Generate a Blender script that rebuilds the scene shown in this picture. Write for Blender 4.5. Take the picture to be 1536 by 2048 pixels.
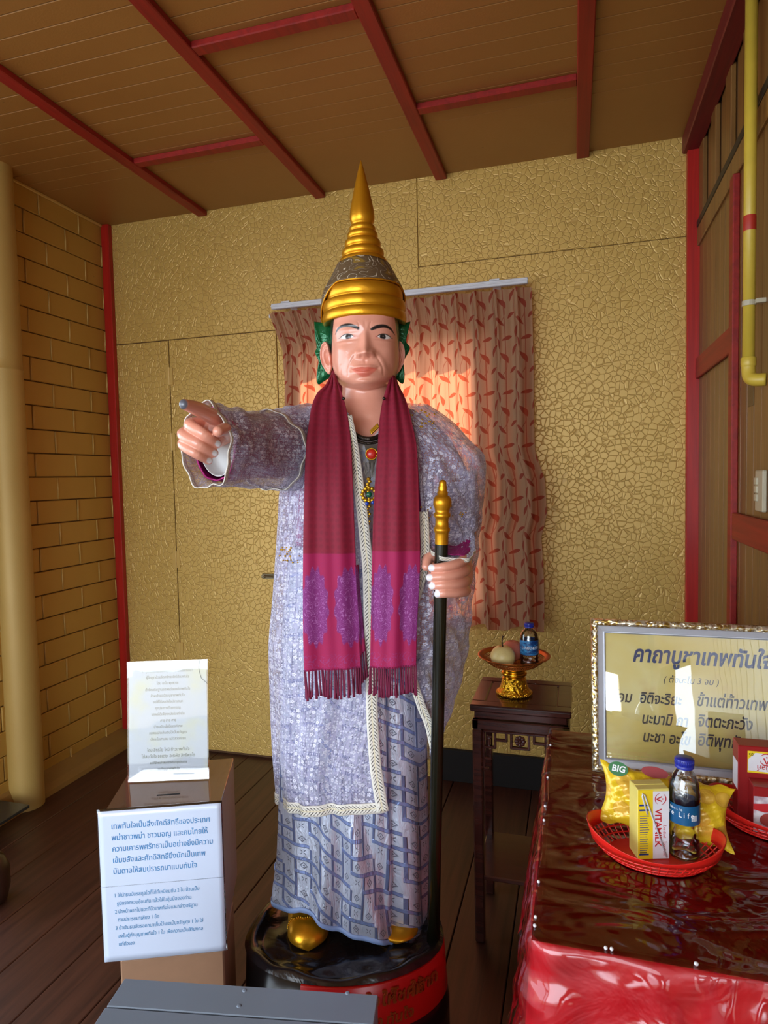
import bpy, math, random
import numpy as np
from mathutils import Vector, Matrix
random.seed(7); RNG = np.random.default_rng(5)
for o in list(bpy.data.objects): bpy.data.objects.remove(o)
SC = bpy.context.scene; COL = SC.collection
PI = math.pi
# ---------------------------------------------------------------- camera
PSI, THE, RHO, FPX, CAMH = 0.286732, 0.0539353, 0.0212998, 1294.45, 1.45
HC, YB, XL, XR, ZT = 2.82, 2.987, -2.410, 0.495, 0.75   # ceiling height, back wall, left wall, right wall, table top
Fv = Vector((-math.sin(PSI)*math.cos(THE), math.cos(PSI)*math.cos(THE), -math.sin(THE)))
r0 = Vector((math.cos(PSI), math.sin(PSI), 0)); u0 = r0.cross(Fv)
Rv = r0*math.cos(RHO) - u0*math.sin(RHO); Uv = r0*math.sin(RHO) + u0*math.cos(RHO)
cam_d = bpy.data.cameras.new('camera'); cam = bpy.data.objects.new('camera', cam_d); COL.objects.link(cam)
cam_d.sensor_fit = 'VERTICAL'; cam_d.sensor_height = 36.0; cam_d.lens = FPX/2048*36.0; cam_d.clip_start = 0.02
M = Matrix((Rv, Uv, -Fv)).transposed().to_4x4(); M.translation = Vector((0, 0, CAMH)); cam.matrix_world = M
SC.camera = cam
# ---------------------------------------------------------------- exposure, sky, sun
SC.view_settings.view_transform = 'Standard'; SC.view_settings.look = 'None'
SC.view_settings.gamma = 1.0; SC.view_settings.use_curve_mapping = False
SC.view_settings.exposure = 0.74
W = bpy.data.worlds.new('overcast_sky'); SC.world = W; W.use_nodes = True
bg = W.node_tree.nodes['Background']; bg.inputs['Color'].default_value = (0.76, 0.88, 1.0, 1); bg.inputs['Strength'].default_value = 3.0
def lamp(name, kind, loc, target, power, color, size=None, sizey=None):
    l = bpy.data.lights.new(name, kind); o = bpy.data.objects.new(name, l); COL.objects.link(o)
    l.energy = power; l.color = color; o.location = loc
    o.rotation_euler = (Vector(target)-Vector(loc)).to_track_quat('-Z', 'Y').to_euler()
    if kind == 'AREA':
        l.shape = 'RECTANGLE'; l.size = size; l.size_y = sizey or size
    return o
sun = lamp('sun', 'SUN', (0, 8, 6), (-0.9, 1.0, 0), 7.0, (1.0, 0.86, 0.66)); sun.data.angle = 0.02
# daylight entering the wide doorway behind the photographer
door_light = lamp('doorway_daylight', 'AREA', (-1.05, -1.9, 1.55), (-0.65, 2.4, 1.0), 42, (0.84, 0.92, 1.0), 2.9, 1.7)

# ---------------------------------------------------------------- pixel rays (layout measured on the photograph, real depth given each time)
def ray(px, py): return Fv + Rv*((px-768)/FPX) - Uv*((py-1024)/FPX)
C0 = Vector((0, 0, CAMH))
def onX(px, py, X): d = ray(px, py); return C0 + d*(X/d.x)
def onY(px, py, Y): d = ray(px, py); return C0 + d*(Y/d.y)
def onZ(px, py, Z): d = ray(px, py); return C0 + d*((Z-CAMH)/d.z)
# statue frame
D0 = 1.75; ex = Vector((math.cos(PSI), math.sin(PSI), 0)); ey = Vector((-math.sin(PSI), math.cos(PSI), 0))
_d = ray(722, 1000); ST_O = C0 + _d*(D0/_d.dot(ey)); ST_O.z = 0.0
def L(px, py, dy):
    d = ray(px, py); P = C0 + d*((D0+dy)/d.dot(ey)); q = P - ST_O
    return Vector((q.dot(ex), q.dot(ey), P.z))

# ---------------------------------------------------------------- node expression helper
class T:
    def __init__(s, name):
        s.m = bpy.data.materials.new(name); s.m.use_nodes = True; s.t = s.m.node_tree; s.t.nodes.clear()
        s.out = s.t.nodes.new('ShaderNodeOutputMaterial')
    def node(s, typ, **kw):
        n = s.t.nodes.new(typ)
        for k, v in kw.items(): setattr(n, k, v)
        return n
    def put(s, sock, v):
        if isinstance(v, S): s.t.links.new(v.s, sock)
        elif v is not None:
            if sock.type == 'RGBA' and len(v) == 3: v = (*v, 1)
            sock.default_value = v
    def math(s, op, *a):
        n = s.node('ShaderNodeMath', operation=op)
        for i, v in enumerate(a): s.put(n.inputs[i], v)
        return S(s, n.outputs[0])
    def coord(s, kind='UV'):
        if kind == 'POS': n = s.node('ShaderNodeNewGeometry'); return S(s, n.outputs['Position'])
        n = s.node('ShaderNodeTexCoord'); return S(s, n.outputs[kind])
    def xyz(s, v):
        n = s.node('ShaderNodeSeparateXYZ'); s.put(n.inputs[0], v); return [S(s, n.outputs[i]) for i in range(3)]
    def vec(s, x, y, z=0.0):
        n = s.node('ShaderNodeCombineXYZ')
        for i, v in enumerate((x, y, z)): s.put(n.inputs[i], v)
        return S(s, n.outputs[0])
    def mix(s, f, a, b):
        n = s.node('ShaderNodeMix', data_type='RGBA'); s.put(n.inputs[0], f); s.put(n.inputs[6], a); s.put(n.inputs[7], b)
        return S(s, n.outputs[2])
    def noise(s, vec, scale, detail=3.0, rough=0.5, dist=0.0):
        n = s.node('ShaderNodeTexNoise'); s.put(n.inputs['Vector'], vec); n.inputs['Scale'].default_value = scale
        n.inputs['Detail'].default_value = detail; n.inputs['Roughness'].default_value = rough; n.inputs['Distortion'].default_value = dist
        return S(s, n.outputs['Fac'])
    def voro(s, vec, scale, feature='F1', rnd=1.0, out='Distance', dims='3D'):
        n = s.node('ShaderNodeTexVoronoi', feature=feature, voronoi_dimensions=dims); s.put(n.inputs['Vector'], vec)
        n.inputs['Scale'].default_value = scale; n.inputs['Randomness'].default_value = rnd
        return S(s, n.outputs[out])
    def ss(s, x, a, b):   # smoothstep, works for a > b too
        n = s.node('ShaderNodeMapRange', interpolation_type='SMOOTHSTEP')
        s.put(n.inputs[0], x); inv = a > b
        n.inputs[1].default_value = min(a, b); n.inputs[2].default_value = max(a, b)
        n.inputs[3].default_value = 1.0 if inv else 0.0; n.inputs[4].default_value = 0.0 if inv else 1.0
        return S(s, n.outputs[0])
    def bump(s, h, dist=0.01, strength=1.0):
        n = s.node('ShaderNodeBump'); s.put(n.inputs['Height'], h); n.inputs['Distance'].default_value = dist
        n.inputs['Strength'].default_value = strength; return S(s, n.outputs[0])
    def bsdf(s, color, rough=0.5, metal=0.0, normal=None, **kw):
        n = s.node('ShaderNodeBsdfPrincipled'); s.put(n.inputs['Base Color'], color); s.put(n.inputs['Roughness'], rough)
        s.put(n.inputs['Metallic'], metal)
        if normal is not None: s.put(n.inputs['Normal'], normal)
        for k, v in kw.items(): s.put(n.inputs[k.replace('_', ' ')], v)
        return S(s, n.outputs[0])
    def mixsh(s, f, a, b):
        n = s.node('ShaderNodeMixShader'); s.put(n.inputs[0], f); s.t.links.new(a.s, n.inputs[1]); s.t.links.new(b.s, n.inputs[2])
        return S(s, n.outputs[0])
    def end(s, sh): s.t.links.new(sh.s, s.out.inputs['Surface']); return s.m
class S:
    def __init__(s, t, k): s.t = t; s.s = k
    def _(s, op, *a): return s.t.math(op, *a)
    def __add__(s, o): return s._('ADD', s, o)
    __radd__ = __add__
    def __sub__(s, o): return s._('SUBTRACT', s, o)
    def __rsub__(s, o): return s._('SUBTRACT', o, s)
    def __mul__(s, o): return s._('MULTIPLY', s, o)
    __rmul__ = __mul__
    def __truediv__(s, o): return s._('DIVIDE', s, o)
    def __rtruediv__(s, o): return s._('DIVIDE', o, s)
    def sin(s): return s._('SINE', s)
    def cos(s): return s._('COSINE', s)
    def abs(s): return s._('ABSOLUTE', s)
    def floor(s): return s._('FLOOR', s)
    def fract(s): return s._('FRACT', s)
    def sqrt(s): return s._('SQRT', s)
    def lt(s, o): return s._('LESS_THAN', s, o)
    def gt(s, o): return s._('GREATER_THAN', s, o)
    def min(s, o): return s._('MINIMUM', s, o)
    def max(s, o): return s._('MAXIMUM', s, o)
    def mod(s, o): return s._('FLOORED_MODULO', s, o)
def srgb(r, g, b):
    f = lambda c: (c/255/12.92) if c <= 10 else ((c/255+0.055)/1.055)**2.4
    return (f(r), f(g), f(b), 1)
def plain(name, color, rough=0.5, metal=0.0, var=0.08, scale=40, bump=0.0, **kw):
    t = T(name); p = t.coord('Object'); n = t.noise(p, scale)
    c2 = tuple(min(1, v*(1-var*2)) for v in color[:3])+(1,)
    col = t.mix(n, c2, color)
    nm = t.bump(n, 0.002, bump) if bump else None
    return t.end(t.bsdf(col, rough, metal, nm, **kw))

# ---------------------------------------------------------------- mesh helpers
def mesh(name, verts, faces, mat=None, smooth=False, uv=None, mats=None, midx=None, colors=None):
    me = bpy.data.meshes.new(name)
    me.from_pydata([tuple(v) for v in verts] if not isinstance(verts, np.ndarray) else verts.tolist(), [], faces if isinstance(faces, list) else faces.tolist())
    if mat: me.materials.append(mat)
    if mats:
        for m_ in mats: me.materials.append(m_)
    if midx is not None: me.polygons.foreach_set('material_index', midx)
    if smooth: me.polygons.foreach_set('use_smooth', [True]*len(me.polygons))
    if uv is not None:
        l = me.uv_layers.new(name='UVMap'); vi = np.zeros(len(me.loops), dtype=np.int64); me.loops.foreach_get('vertex_index', vi)
        l.data.foreach_set('uv', np.asarray(uv, dtype=np.float32)[vi].ravel())
    if colors is not None:
        a = me.color_attributes.new('paint', 'FLOAT_COLOR', 'POINT'); a.data.foreach_set('color', np.asarray(colors, dtype=np.float32).ravel())
    me.validate(); me.update(); return me
def obj(name, me, parent=None, label=None, cat=None, group=None, kind=None, loc=None, rot=None):
    o = bpy.data.objects.new(name, me); COL.objects.link(o)
    if parent: o.parent = parent
    if label: o['label'] = label
    if cat: o['category'] = cat
    if group: o['group'] = group
    if kind: o['kind'] = kind
    if loc is not None: o.location = loc
    if rot is not None: o.rotation_euler = rot
    return o
def empty(name, loc, rotz=0, label=None, cat=None, group=None, kind=None):
    o = obj(name, None, None, label, cat, group, kind, loc, (0, 0, rotz)); o.empty_display_size = 0.1; return o
class MB:
    def __init__(s): s.v = []; s.f = []; s.mi = []
    def add(s, v, f, mi=0):
        n = len(s.v); s.v += [tuple(p) for p in v]; s.f += [tuple(i+n for i in q) for q in f]; s.mi += [mi]*len(f); return s
    def box(s, x0, x1, y0, y1, z0, z1, bev=0.0, mi=0, M=None):
        if bev <= 0:
            v = [(x, y, z) for x in (x0, x1) for y in (y0, y1) for z in (z0, z1)]
            f = [(0, 1, 3, 2), (4, 6, 7, 5), (0, 4, 5, 1), (2, 3, 7, 6), (0, 2, 6, 4), (1, 5, 7, 3)]
        else:
            b = min(bev, (x1-x0)*.49, (y1-y0)*.49, (z1-z0)*.49); v = []; f = []
            def idx(i, j, k, ax): return ((i*2+j)*2+k)*3+ax
            for x, sx in ((x0, 1), (x1, -1)):
                for y, sy in ((y0, 1), (y1, -1)):
                    for z, sz in ((z0, 1), (z1, -1)):
                        v += [(x, y+sy*b, z+sz*b), (x+sx*b, y, z+sz*b), (x+sx*b, y+sy*b, z)]
            f += [tuple(idx(0, j, k, 0) for j, k in ((0, 0), (0, 1), (1, 1), (1, 0))), tuple(idx(1, j, k, 0) for j, k in ((0, 0), (1, 0), (1, 1), (0, 1)))]
            f += [tuple(idx(i, 0, k, 1) for i, k in ((0, 0), (1, 0), (1, 1), (0, 1))), tuple(idx(i, 1, k, 1) for i, k in ((0, 0), (0, 1), (1, 1), (1, 0)))]
            f += [tuple(idx(i, j, 0, 2) for i, j in ((0, 0), (0, 1), (1, 1), (1, 0))), tuple(idx(i, j, 1, 2) for i, j in ((0, 0), (1, 0), (1, 1), (0, 1)))]
            for a in (0, 1):
                for b2 in (0, 1):
                    f.append((idx(a, b2, 0, 0), idx(a, b2, 1, 0), idx(a, b2, 1, 1), idx(a, b2, 0, 1)))
                    f.append((idx(a, 0, b2, 0), idx(a, 0, b2, 2), idx(a, 1, b2, 2), idx(a, 1, b2, 0)))
                    f.append((idx(0, a, b2, 1), idx(1, a, b2, 1), idx(1, a, b2, 2), idx(0, a, b2, 2)))
            for i in (0, 1):
                for j in (0, 1):
                    for k in (0, 1): f.append((idx(i, j, k, 0), idx(i, j, k, 1), idx(i, j, k, 2)))
        if M is not None: v = [M @ Vector(p) for p in v]
        return s.add(v, f, mi)
    def tube(s, pts, rad, n=10, caps=True, mi=0, flat=1.0):
        v, f = tube_geo(pts, rad, n, caps, flat); return s.add(v, f, mi)
    def lathe(s, prof, n=32, c=(0, 0, 0), sx=1.0, sy=1.0, mi=0, caps=False):
        v, f = lathe_geo(prof, n, c, sx, sy, caps); return s.add(v, f, mi)
    def sphere(s, c, r, nu=12, nv=8, sc=(1, 1, 1), mi=0):
        prof = [(max(1e-5, r*math.sin(PI*i/nv)), -r*math.cos(PI*i/nv)) for i in range(nv+1)]
        v, f = lathe_geo(prof, nu, (0, 0, 0), 1, 1)
        return s.add([(p[0]*sc[0]+c[0], p[1]*sc[1]+c[1], p[2]*sc[2]+c[2]) for p in v], f, mi)
    def mesh(s, name, mat=None, smooth=False, mats=None, uv=None):
        me = mesh(name, s.v, s.f, mat, smooth, uv=uv, mats=mats, midx=s.mi if mats else None)
        import bmesh
        b = bmesh.new(); b.from_mesh(me); bmesh.ops.recalc_face_normals(b, faces=b.faces); b.to_mesh(me); b.free()
        return me
def lathe_geo(prof, n, c=(0, 0, 0), sx=1.0, sy=1.0, caps=False):
    v = []; f = []
    for r, z in prof:
        for i in range(n):
            a = 2*PI*i/n; v.append((c[0]+r*sx*math.cos(a), c[1]+r*sy*math.sin(a), c[2]+z))
    for j in range(len(prof)-1):
        for i in range(n): f.append((j*n+i, j*n+(i+1) % n, (j+1)*n+(i+1) % n, (j+1)*n+i))
    if caps:
        f.append(tuple(range(n-1, -1, -1))); f.append(tuple(range((len(prof)-1)*n, len(prof)*n)))
    return v, f
def tube_geo(pts, rad, n=10, caps=True, flat=1.0):
    pts = [Vector(p) for p in pts]; k = len(pts); rad = list(rad) if hasattr(rad, '__len__') else [rad]*k
    tan = []
    for i in range(k):
        t = pts[min(i+1, k-1)]-pts[max(i-1, 0)]; tan.append(t.normalized() if t.length > 1e-9 else Vector((0, 0, 1)))
    up = Vector((0, 0, 1)) if abs(tan[0].z) < .9 else Vector((1, 0, 0)); v = []; f = []
    nrm = (up - tan[0]*up.dot(tan[0])).normalized()
    for i in range(k):
        nrm = (nrm - tan[i]*nrm.dot(tan[i]))
        nrm = nrm.normalized() if nrm.length > 1e-6 else tan[i].orthogonal().normalized()
        b = tan[i].cross(nrm)
        for j in range(n):
            a = 2*PI*j/n; v.append(pts[i] + nrm*(math.cos(a)*rad[i]*flat) + b*(math.sin(a)*rad[i]))
    for i in range(k-1):
        for j in range(n): f.append((i*n+j, i*n+(j+1) % n, (i+1)*n+(j+1) % n, (i+1)*n+j))
    if caps: f.append(tuple(range(n-1, -1, -1))); f.append(tuple(range((k-1)*n, k*n)))
    return v, f
def smooth_path(pts, m=8):   # Catmull-Rom
    P = [np.array(p, dtype=float) for p in pts]; P = [2*P[0]-P[1]]+P+[2*P[-1]-P[-2]]; out = []
    for i in range(1, len(P)-2):
        for k in range(m):
            t = k/m; a, b, c, d = P[i-1:i+3]
            out.append(0.5*((2*b)+(-a+c)*t+(2*a-5*b+4*c-d)*t*t+(-a+3*b-3*c+d)*t**3))
    out.append(P[-2]); return out
def grid_faces(nr, nc, closed=False):
    I = np.arange(nr*nc).reshape(nr, nc); A = I[:-1]; B = I[1:]
    if closed: a = A; b = np.roll(A, -1, 1); c = np.roll(B, -1, 1); d = B
    else: a = A[:, :-1]; b = A[:, 1:]; c = B[:, 1:]; d = B[:, :-1]
    return np.stack([a, b, c, d], -1).reshape(-1, 4)
def grid_mesh(name, P, mat, closed=False, uv=None, flip=False, colors=None, smooth=True):   # P (nr, nc, 3)
    nr, nc = P.shape[:2]; F = grid_faces(nr, nc, closed)
    if flip: F = F[:, ::-1]
    return mesh(name, P.reshape(-1, 3), F, mat, smooth, uv=None if uv is None else uv.reshape(-1, 2), colors=colors)
def interp(x, xs, ys): # smooth-ish interpolation
    return np.interp(x, xs, ys)
def csp(x, xs, ys):
    """monotone cubic (pchip-like) interpolation"""
    xs = np.asarray(xs, float); ys = np.asarray(ys, float)
    if xs[0] > xs[-1]: xs = xs[::-1]; ys = ys[::-1]
    h = np.diff(xs); d = np.diff(ys)/h; m = np.zeros(len(xs)); m[0] = d[0]; m[-1] = d[-1]
    for i in range(1, len(xs)-1):
        m[i] = 0 if d[i-1]*d[i] <= 0 else 2*d[i-1]*d[i]/(d[i-1]+d[i])
    x = np.clip(x, xs[0], xs[-1]); i = np.clip(np.searchsorted(xs, x)-1, 0, len(xs)-2)
    t = (x-xs[i])/h[i]
    return (2*t**3-3*t**2+1)*ys[i]+(t**3-2*t**2+t)*h[i]*m[i]+(-2*t**3+3*t**2)*ys[i+1]+(t**3-t**2)*h[i]*m[i+1]
def ev(o):
    bpy.context.view_layer.update(); dg = bpy.context.evaluated_depsgraph_get()
    return bpy.data.meshes.new_from_object(o.evaluated_get(dg))
def solidify(o, th, off=0.0):
    m = o.modifiers.new('thickness', 'SOLIDIFY'); m.thickness = th; m.offset = off; return m
# text: queued and converted in one go at the end of the script
TEXTS = []
def text(name, s, size, mat, parent, Mx, align='LEFT', shear=0.0, extrude=0.0002, label=None, bold=0.0, sx=1.0, space=1.0):
    c = bpy.data.curves.new(name, 'FONT'); c.body = s; c.size = size; c.align_x = align; c.shear = shear; c.extrude = extrude
    c.offset = bold; c.resolution_u = 3; c.space_line = space
    o = bpy.data.objects.new(name, c); COL.objects.link(o); TEXTS.append((o, name, mat, parent, Mx @ Matrix.Diagonal((sx, 1, 1, 1)), label))
def flush_text():
    bpy.context.view_layer.update(); dg = bpy.context.evaluated_depsgraph_get()
    for o, name, mat, parent, Mx, label in TEXTS:
        me = bpy.data.meshes.new_from_object(o.evaluated_get(dg)); me.name = name; me.materials.clear(); me.materials.append(mat)
        me.transform(Mx); n = obj(name, me, parent, label)
    for o, *_ in TEXTS: c = o.data; bpy.data.objects.remove(o); bpy.data.curves.remove(c)
def frame_m(origin, xdir, ydir):
    x = Vector(xdir).normalized(); y = Vector(ydir); y = (y - x*y.dot(x)).normalized(); z = x.cross(y)
    m = Matrix((x, y, z)).transposed().to_4x4(); m.translation = Vector(origin); return m
# ================================================================ materials of the room
def m_gold_wall():
    t = T('embossed_gold_sheet'); p = t.coord('POS'); x, y, z = t.xyz(p)
    w = t.noise(p, 9, 2); q = t.vec(x + (w-0.5)*0.03, y*0.0, z + (w-0.5)*0.03)
    d = t.voro(q, 41, 'DISTANCE_TO_EDGE', 1.0, dims='3D')
    h = t.ss(d, 0.0, 0.10); h2 = t.noise(q, 60, 2)
    nrm = t.bump(h + h2*0.12, 0.0030, 0.48)
    groove = t.ss(d, 0.06, 0.02)
    big = t.noise(p, 1.7, 3)
    col = t.mix(big, srgb(196, 158, 78), srgb(208, 172, 96)); col = t.mix(groove*0.32, col, srgb(140, 98, 38))
    return t.end(t.bsdf(col, 0.40, 0.22, nrm))
def m_paint_gold(name, a, b, rough=0.42, metal=0.25, sc=6):
    t = T(name); p = t.coord('POS'); n = t.noise(p, sc, 4); n2 = t.noise(p, 150, 2)
    spots = t.ss(t.voro(p, 7, 'F1'), 0.035, 0.015)
    col = t.mix(n, a, b); col = t.mix(spots*0.5, col, srgb(95, 55, 20))
    return t.end(t.bsdf(col, rough, metal, t.bump(n2, 0.001, 0.35)))
def m_wood(name, a, b, axis='x', rough=0.45, sc=1.0, coat=0.0, bump=0.3, scratch=0.0):
    t = T(name); p = t.coord('POS'); x, y, z = t.xyz(p); k = {'x': (2.0, 40, 40), 'y': (40, 2.0, 40), 'z': (40, 40, 2.0)}[axis]
    q = t.vec(x*(k[0]*sc), y*(k[1]*sc), z*(k[2]*sc)); n = t.noise(q, 1.0, 4, 0.6, 0.6)
    col = t.mix(t.ss(n, 0.3, 0.75), a, b)
    if scratch:
        s = t.ss(t.noise(t.vec(x*260, y*3.0, z*3.0), 1.0, 2), 0.70, 0.80)*t.ss(t.noise(p, 3, 2), 0.5, 0.7)
        col = t.mix(s*scratch, col, srgb(120, 84, 66))
    return t.end(t.bsdf(col, rough, 0.0, t.bump(n, 0.0015, bump), Coat_Weight=coat, Coat_Roughness=0.15))
M_GOLD = m_gold_wall()
M_BRICK = m_paint_gold('gold_painted_brick', srgb(176, 132, 54), srgb(188, 144, 62), 0.5, 0.1, 5)
M_MORTAR = m_paint_gold('gold_paint_bead', srgb(206, 172, 98), srgb(192, 150, 74), 0.4, 0.15)
M_DARKJ = plain('dark_brown_joint', srgb(84, 52, 20), 0.8)  # plain dark brown of the wall backing, seen in the joints
M_PILLAR = m_paint_gold('gold_plaster', srgb(184, 152, 84), srgb(168, 132, 66), 0.5, 0.15, 3)
M_CEIL = m_paint_gold('golden_brown_ceiling_paint', srgb(160, 114, 56), srgb(146, 100, 46), 0.42, 0.1, 4)
M_RED = m_wood('glossy_red_painted_wood', srgb(178, 30, 20), srgb(150, 20, 15), 'z', 0.38)
M_REDC = m_wood('red_painted_batten', srgb(150, 28, 20), srgb(122, 18, 15), 'y', 0.5)
M_MAROON = m_wood('maroon_painted_beam', srgb(112, 20, 24), srgb(92, 14, 20), 'y', 0.5)
M_RWOOD = m_wood('varnished_tan_plank', srgb(130, 90, 42), srgb(98, 62, 26), 'z', 0.42, coat=0.15)
M_FLOOR = m_wood('dark_brown_floorboard', srgb(78, 46, 34), srgb(52, 29, 22), 'y', 0.42, scratch=0.8)
M_BASEB = m_paint_gold('dusty_gold_skirting', srgb(150, 112, 46), srgb(128, 96, 52), 0.6, 0.05, 8)

# ================================================================ wall_back
WT = 0.008
wall_b = empty('wall_back', (0, YB, 0), kind='structure')
def panel(x0, x1, z0, z1, name='panel', par=None, mat=None, y=YB, t=WT, g=0.0015):
    mb = MB().box(x0+g, x1-g, y, y+t, z0+g, z1-g, 0.002 if g > 0 else 0.0)
    o = obj(name, mb.mesh(name, mat or M_GOLD), par or wall_b); o.matrix_parent_inverse = (par or wall_b).matrix_basis.inverted(); return o
xs = onY(835, 450, YB).x; zs = onY(1040, 511, YB).z
dx0 = onY(346, 900, YB).x; dx1 = onY(560, 900, YB).x; dztop = onY(345, 679, YB).z
wx0 = onY(604, 800, YB).x; wx1 = onY(972, 900, YB).x; wz1 = onY(900, 668, YB).z; wz0 = onY(900, 1210, YB).z
zA = max(dztop, wz1)+.001; panel(XL-.1, xs, dztop, HC+.05, g=0.0008); panel(xs, XR+.1, zs, HC+.05)
panel(XL-.1, dx0-.004, 0, dztop-.002); panel(dx1+.002, wx0, 0, dztop-.002, g=0)
panel(wx0, xs-.001, wz1, dztop-.002, g=0) if dztop > wz1+.01 else None; panel(xs, wx1, wz1, zs-.0018, g=0); panel(wx0, wx1, 0, wz0, g=0); panel(wx1, XR+.1, 0, zs-.0018, g=0)
mb = MB()
for (a, b, c, d) in ((XL-.3, wx0, 0, HC+.1), (wx1, XR+.3, 0, HC+.1), (wx0, wx1, 0, wz0), (wx0, wx1, wz1, HC+.1)):
    mb.box(a, b, YB+WT, YB+.12, c-.02, d)
o = obj('backing', mb.mesh('backing', M_DARKJ), wall_b); o.matrix_parent_inverse = wall_b.matrix_basis.inverted()
# door_1 : a flush gold door hung on painted hinges
door = empty('door_1', (dx0, YB, 0), kind='structure')
def adopt(o, par): o.parent = par; o.matrix_parent_inverse = par.matrix_basis.inverted(); return o
panel(dx0, dx1, 0.012, dztop-.002, 'leaf', door, y=YB-.004, t=.012)
for py in (752, 884, 1119, 1300):
    zc = onY(346, py, YB).z
    mb = MB().box(dx0-.022, dx0-.003, YB-.0065, YB-.0012, zc-.045, zc+.045, .001).box(dx0+.0, dx0+.021, YB-.0085, YB-.0045, zc-.045, zc+.045, .001).tube([(dx0-.001, YB-.009, zc-.047), (dx0-.001, YB-.009, zc+.047)], .0035, 8)
    adopt(obj('hinge', mb.mesh('hinge', M_MORTAR)), door)
M_STEEL = plain('dull_steel', srgb(120, 108, 84), 0.35, 0.9)
zc = onY(537, 1152, YB).z; xc = onY(537, 1152, YB).x
mb = MB().box(xc-.03, xc+.05, YB-.012, YB-.005, zc-.013, zc+.013, .002).tube([(xc-.02, YB-.018, zc), (xc+.05, YB-.018, zc)], .005, 8).box(xc-.03, xc-.01, YB-.022, YB-.01, zc-.008, zc+.008, .002)
adopt(obj('latch', mb.mesh('latch', M_STEEL), None, 'small steel barrel bolt'), door)
# window_1 behind the curtain
win = empty('window_1', (wx0, YB, wz0), kind='structure')
mb = MB(); f = .04
mb.box(wx0, wx0+f, YB+.02, YB+.08, wz0, wz1).box(wx1-f, wx1, YB+.02, YB+.08, wz0, wz1).box(wx0, wx1, YB+.02, YB+.08, wz0, wz0+f).box(wx0, wx1, YB+.02, YB+.08, wz1-f, wz1)
adopt(obj('window_frame', mb.mesh('window_frame', M_REDC)), win)
tg = T('clear_window_glass'); gl = tg.node('ShaderNodeBsdfTransparent'); gg = tg.node('ShaderNodeBsdfGlossy'); gg.inputs['Roughness'].default_value = 0.02
M_PANE = tg.end(tg.mixsh(0.06, S(tg, gl.outputs[0]), S(tg, gg.outputs[0])))
adopt(obj('pane', MB().box(wx0+f, wx1-f, YB+.045, YB+.05, wz0+f, wz1-f).mesh('pane', M_PANE)), win)
# low near-black strip on the floor at the foot of the back wall
zz = onY(910, 1500, YB-.02).z
obj('dark_strip_back', MB().box(onY(884, 1500, YB).x, XR, YB-.025, YB-.001, 0, zz, .003).mesh('dark_strip_back', plain('near_black_strip', srgb(20, 13, 10), .9)), kind='structure')

# ================================================================ wall_left with bricks
wall_l = empty('wall_left', (XL, 2.0, 0), kind='structure')
CH = 0.1115; BL = 0.255; PILY = (onX(28, 360, XL+.02).y+onX(83, 1590, XL+.02).y)/2-.095
back = MB().box(XL-.12, XL-.012, 1.75, YB+.1, -.05, HC+.1)
adopt(obj('backing', back.mesh('backing', M_DARKJ)), wall_l)
bm_cache = {}
def brick(y0, y1, z0, z1, j):
    key = (round(y1-y0, 3), round(z1-z0, 3))
    if key not in bm_cache:
        ly, lz = key; bm_cache[key] = MB().box(-.02, 0, 0, ly, 0, lz, .003).mesh('brick', M_BRICK)
    o = obj('brick', bm_cache[key], None, loc=(XL+j, y0, z0)); adopt(o, wall_l)
mort = MB(); z = 0.10; ci = 0
z_start = HC - 25*CH + 0.0
jn = 0
for ci in range(25):
    z0 = HC - (ci+1)*CH; z1 = z0 + CH
    if z0 < 0.03: break
    off = 2.70 if ci % 2 else 2.83
    if ci == 0: off = 2.795
    ys = sorted([off + k*BL for k in range(-4, 3)])
    ys = [y for y in ys if 1.8 < y < YB-.03]
    edges = [1.78] + ys + [YB-.002]
    for a, b in zip(edges[:-1], edges[1:]):
        if b > PILY-.02:      # visible stretch right of the pillar
            brick(round(a+.0015, 4), round(b-.0015, 4), z0+.0045, z1, random.uniform(-.0015, .0015))
        elif z1 < onX(5, 1190, XL).z:
            brick(round(a+.0015, 4), round(b-.0015, 4), z0+.0045, z1, random.uniform(-.0015, .0015))
    for y in ys:
        if y > PILY+.03: mort.tube([(XL+.0005, y+random.uniform(-.002, .002), z0+.006), (XL+.0015, y, z0+CH/2), (XL+.0005, y+random.uniform(-.002, .002), z1-.004)], .0042, 6)
adopt(obj('joint_bead', mort.mesh('joint_bead', M_MORTAR, True), kind='stuff'), wall_l)
# plain plaster above the low bricks left of the pillar
zpl = onX(5, 1190, XL).z
adopt(obj('plaster', MB().box(XL-.012, XL+.012, 1.75, PILY, zpl, HC).mesh('plaster', M_PILLAR)), wall_l)
# round pillar
prof = [(.074, 0), (.076, .3), (.074, 1.0), (.0735, onX(60, 750, XL+.03).z-.004), (.0765, onX(60, 750, XL+.03).z), (.0735, onX(60, 750, XL+.03).z+.004), (.073, 2.0), (.072, HC)]
obj('wall_left_pillar', MB().lathe(prof, 40, (XL+.02, PILY, 0)).mesh('wall_left_pillar', M_PILLAR, True), kind='structure')
# skirting along the left wall
def skirt_profile(y0, y1):
    v = []; 
    for y in (y0, y1): v += [(XL, y, .0), (XL+.06, y, .0), (XL+.055, y, .02), (XL+.03, y, .045), (XL+.012, y, .085), (XL, y, .10)]
    f = [tuple(range(6)), tuple(range(11, 5, -1))] + [(i, (i+1) % 6, (i+1) % 6+6, i+6) for i in range(6)]
    return v, f
mb = MB(); mb.add(*skirt_profile(1.6, YB-.002)); obj('baseboard_left', mb.mesh('baseboard_left', M_BASEB), kind='structure')
# small dark slab on the ledge at the left edge
pL = onZ(12, 1600, .10)
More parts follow.
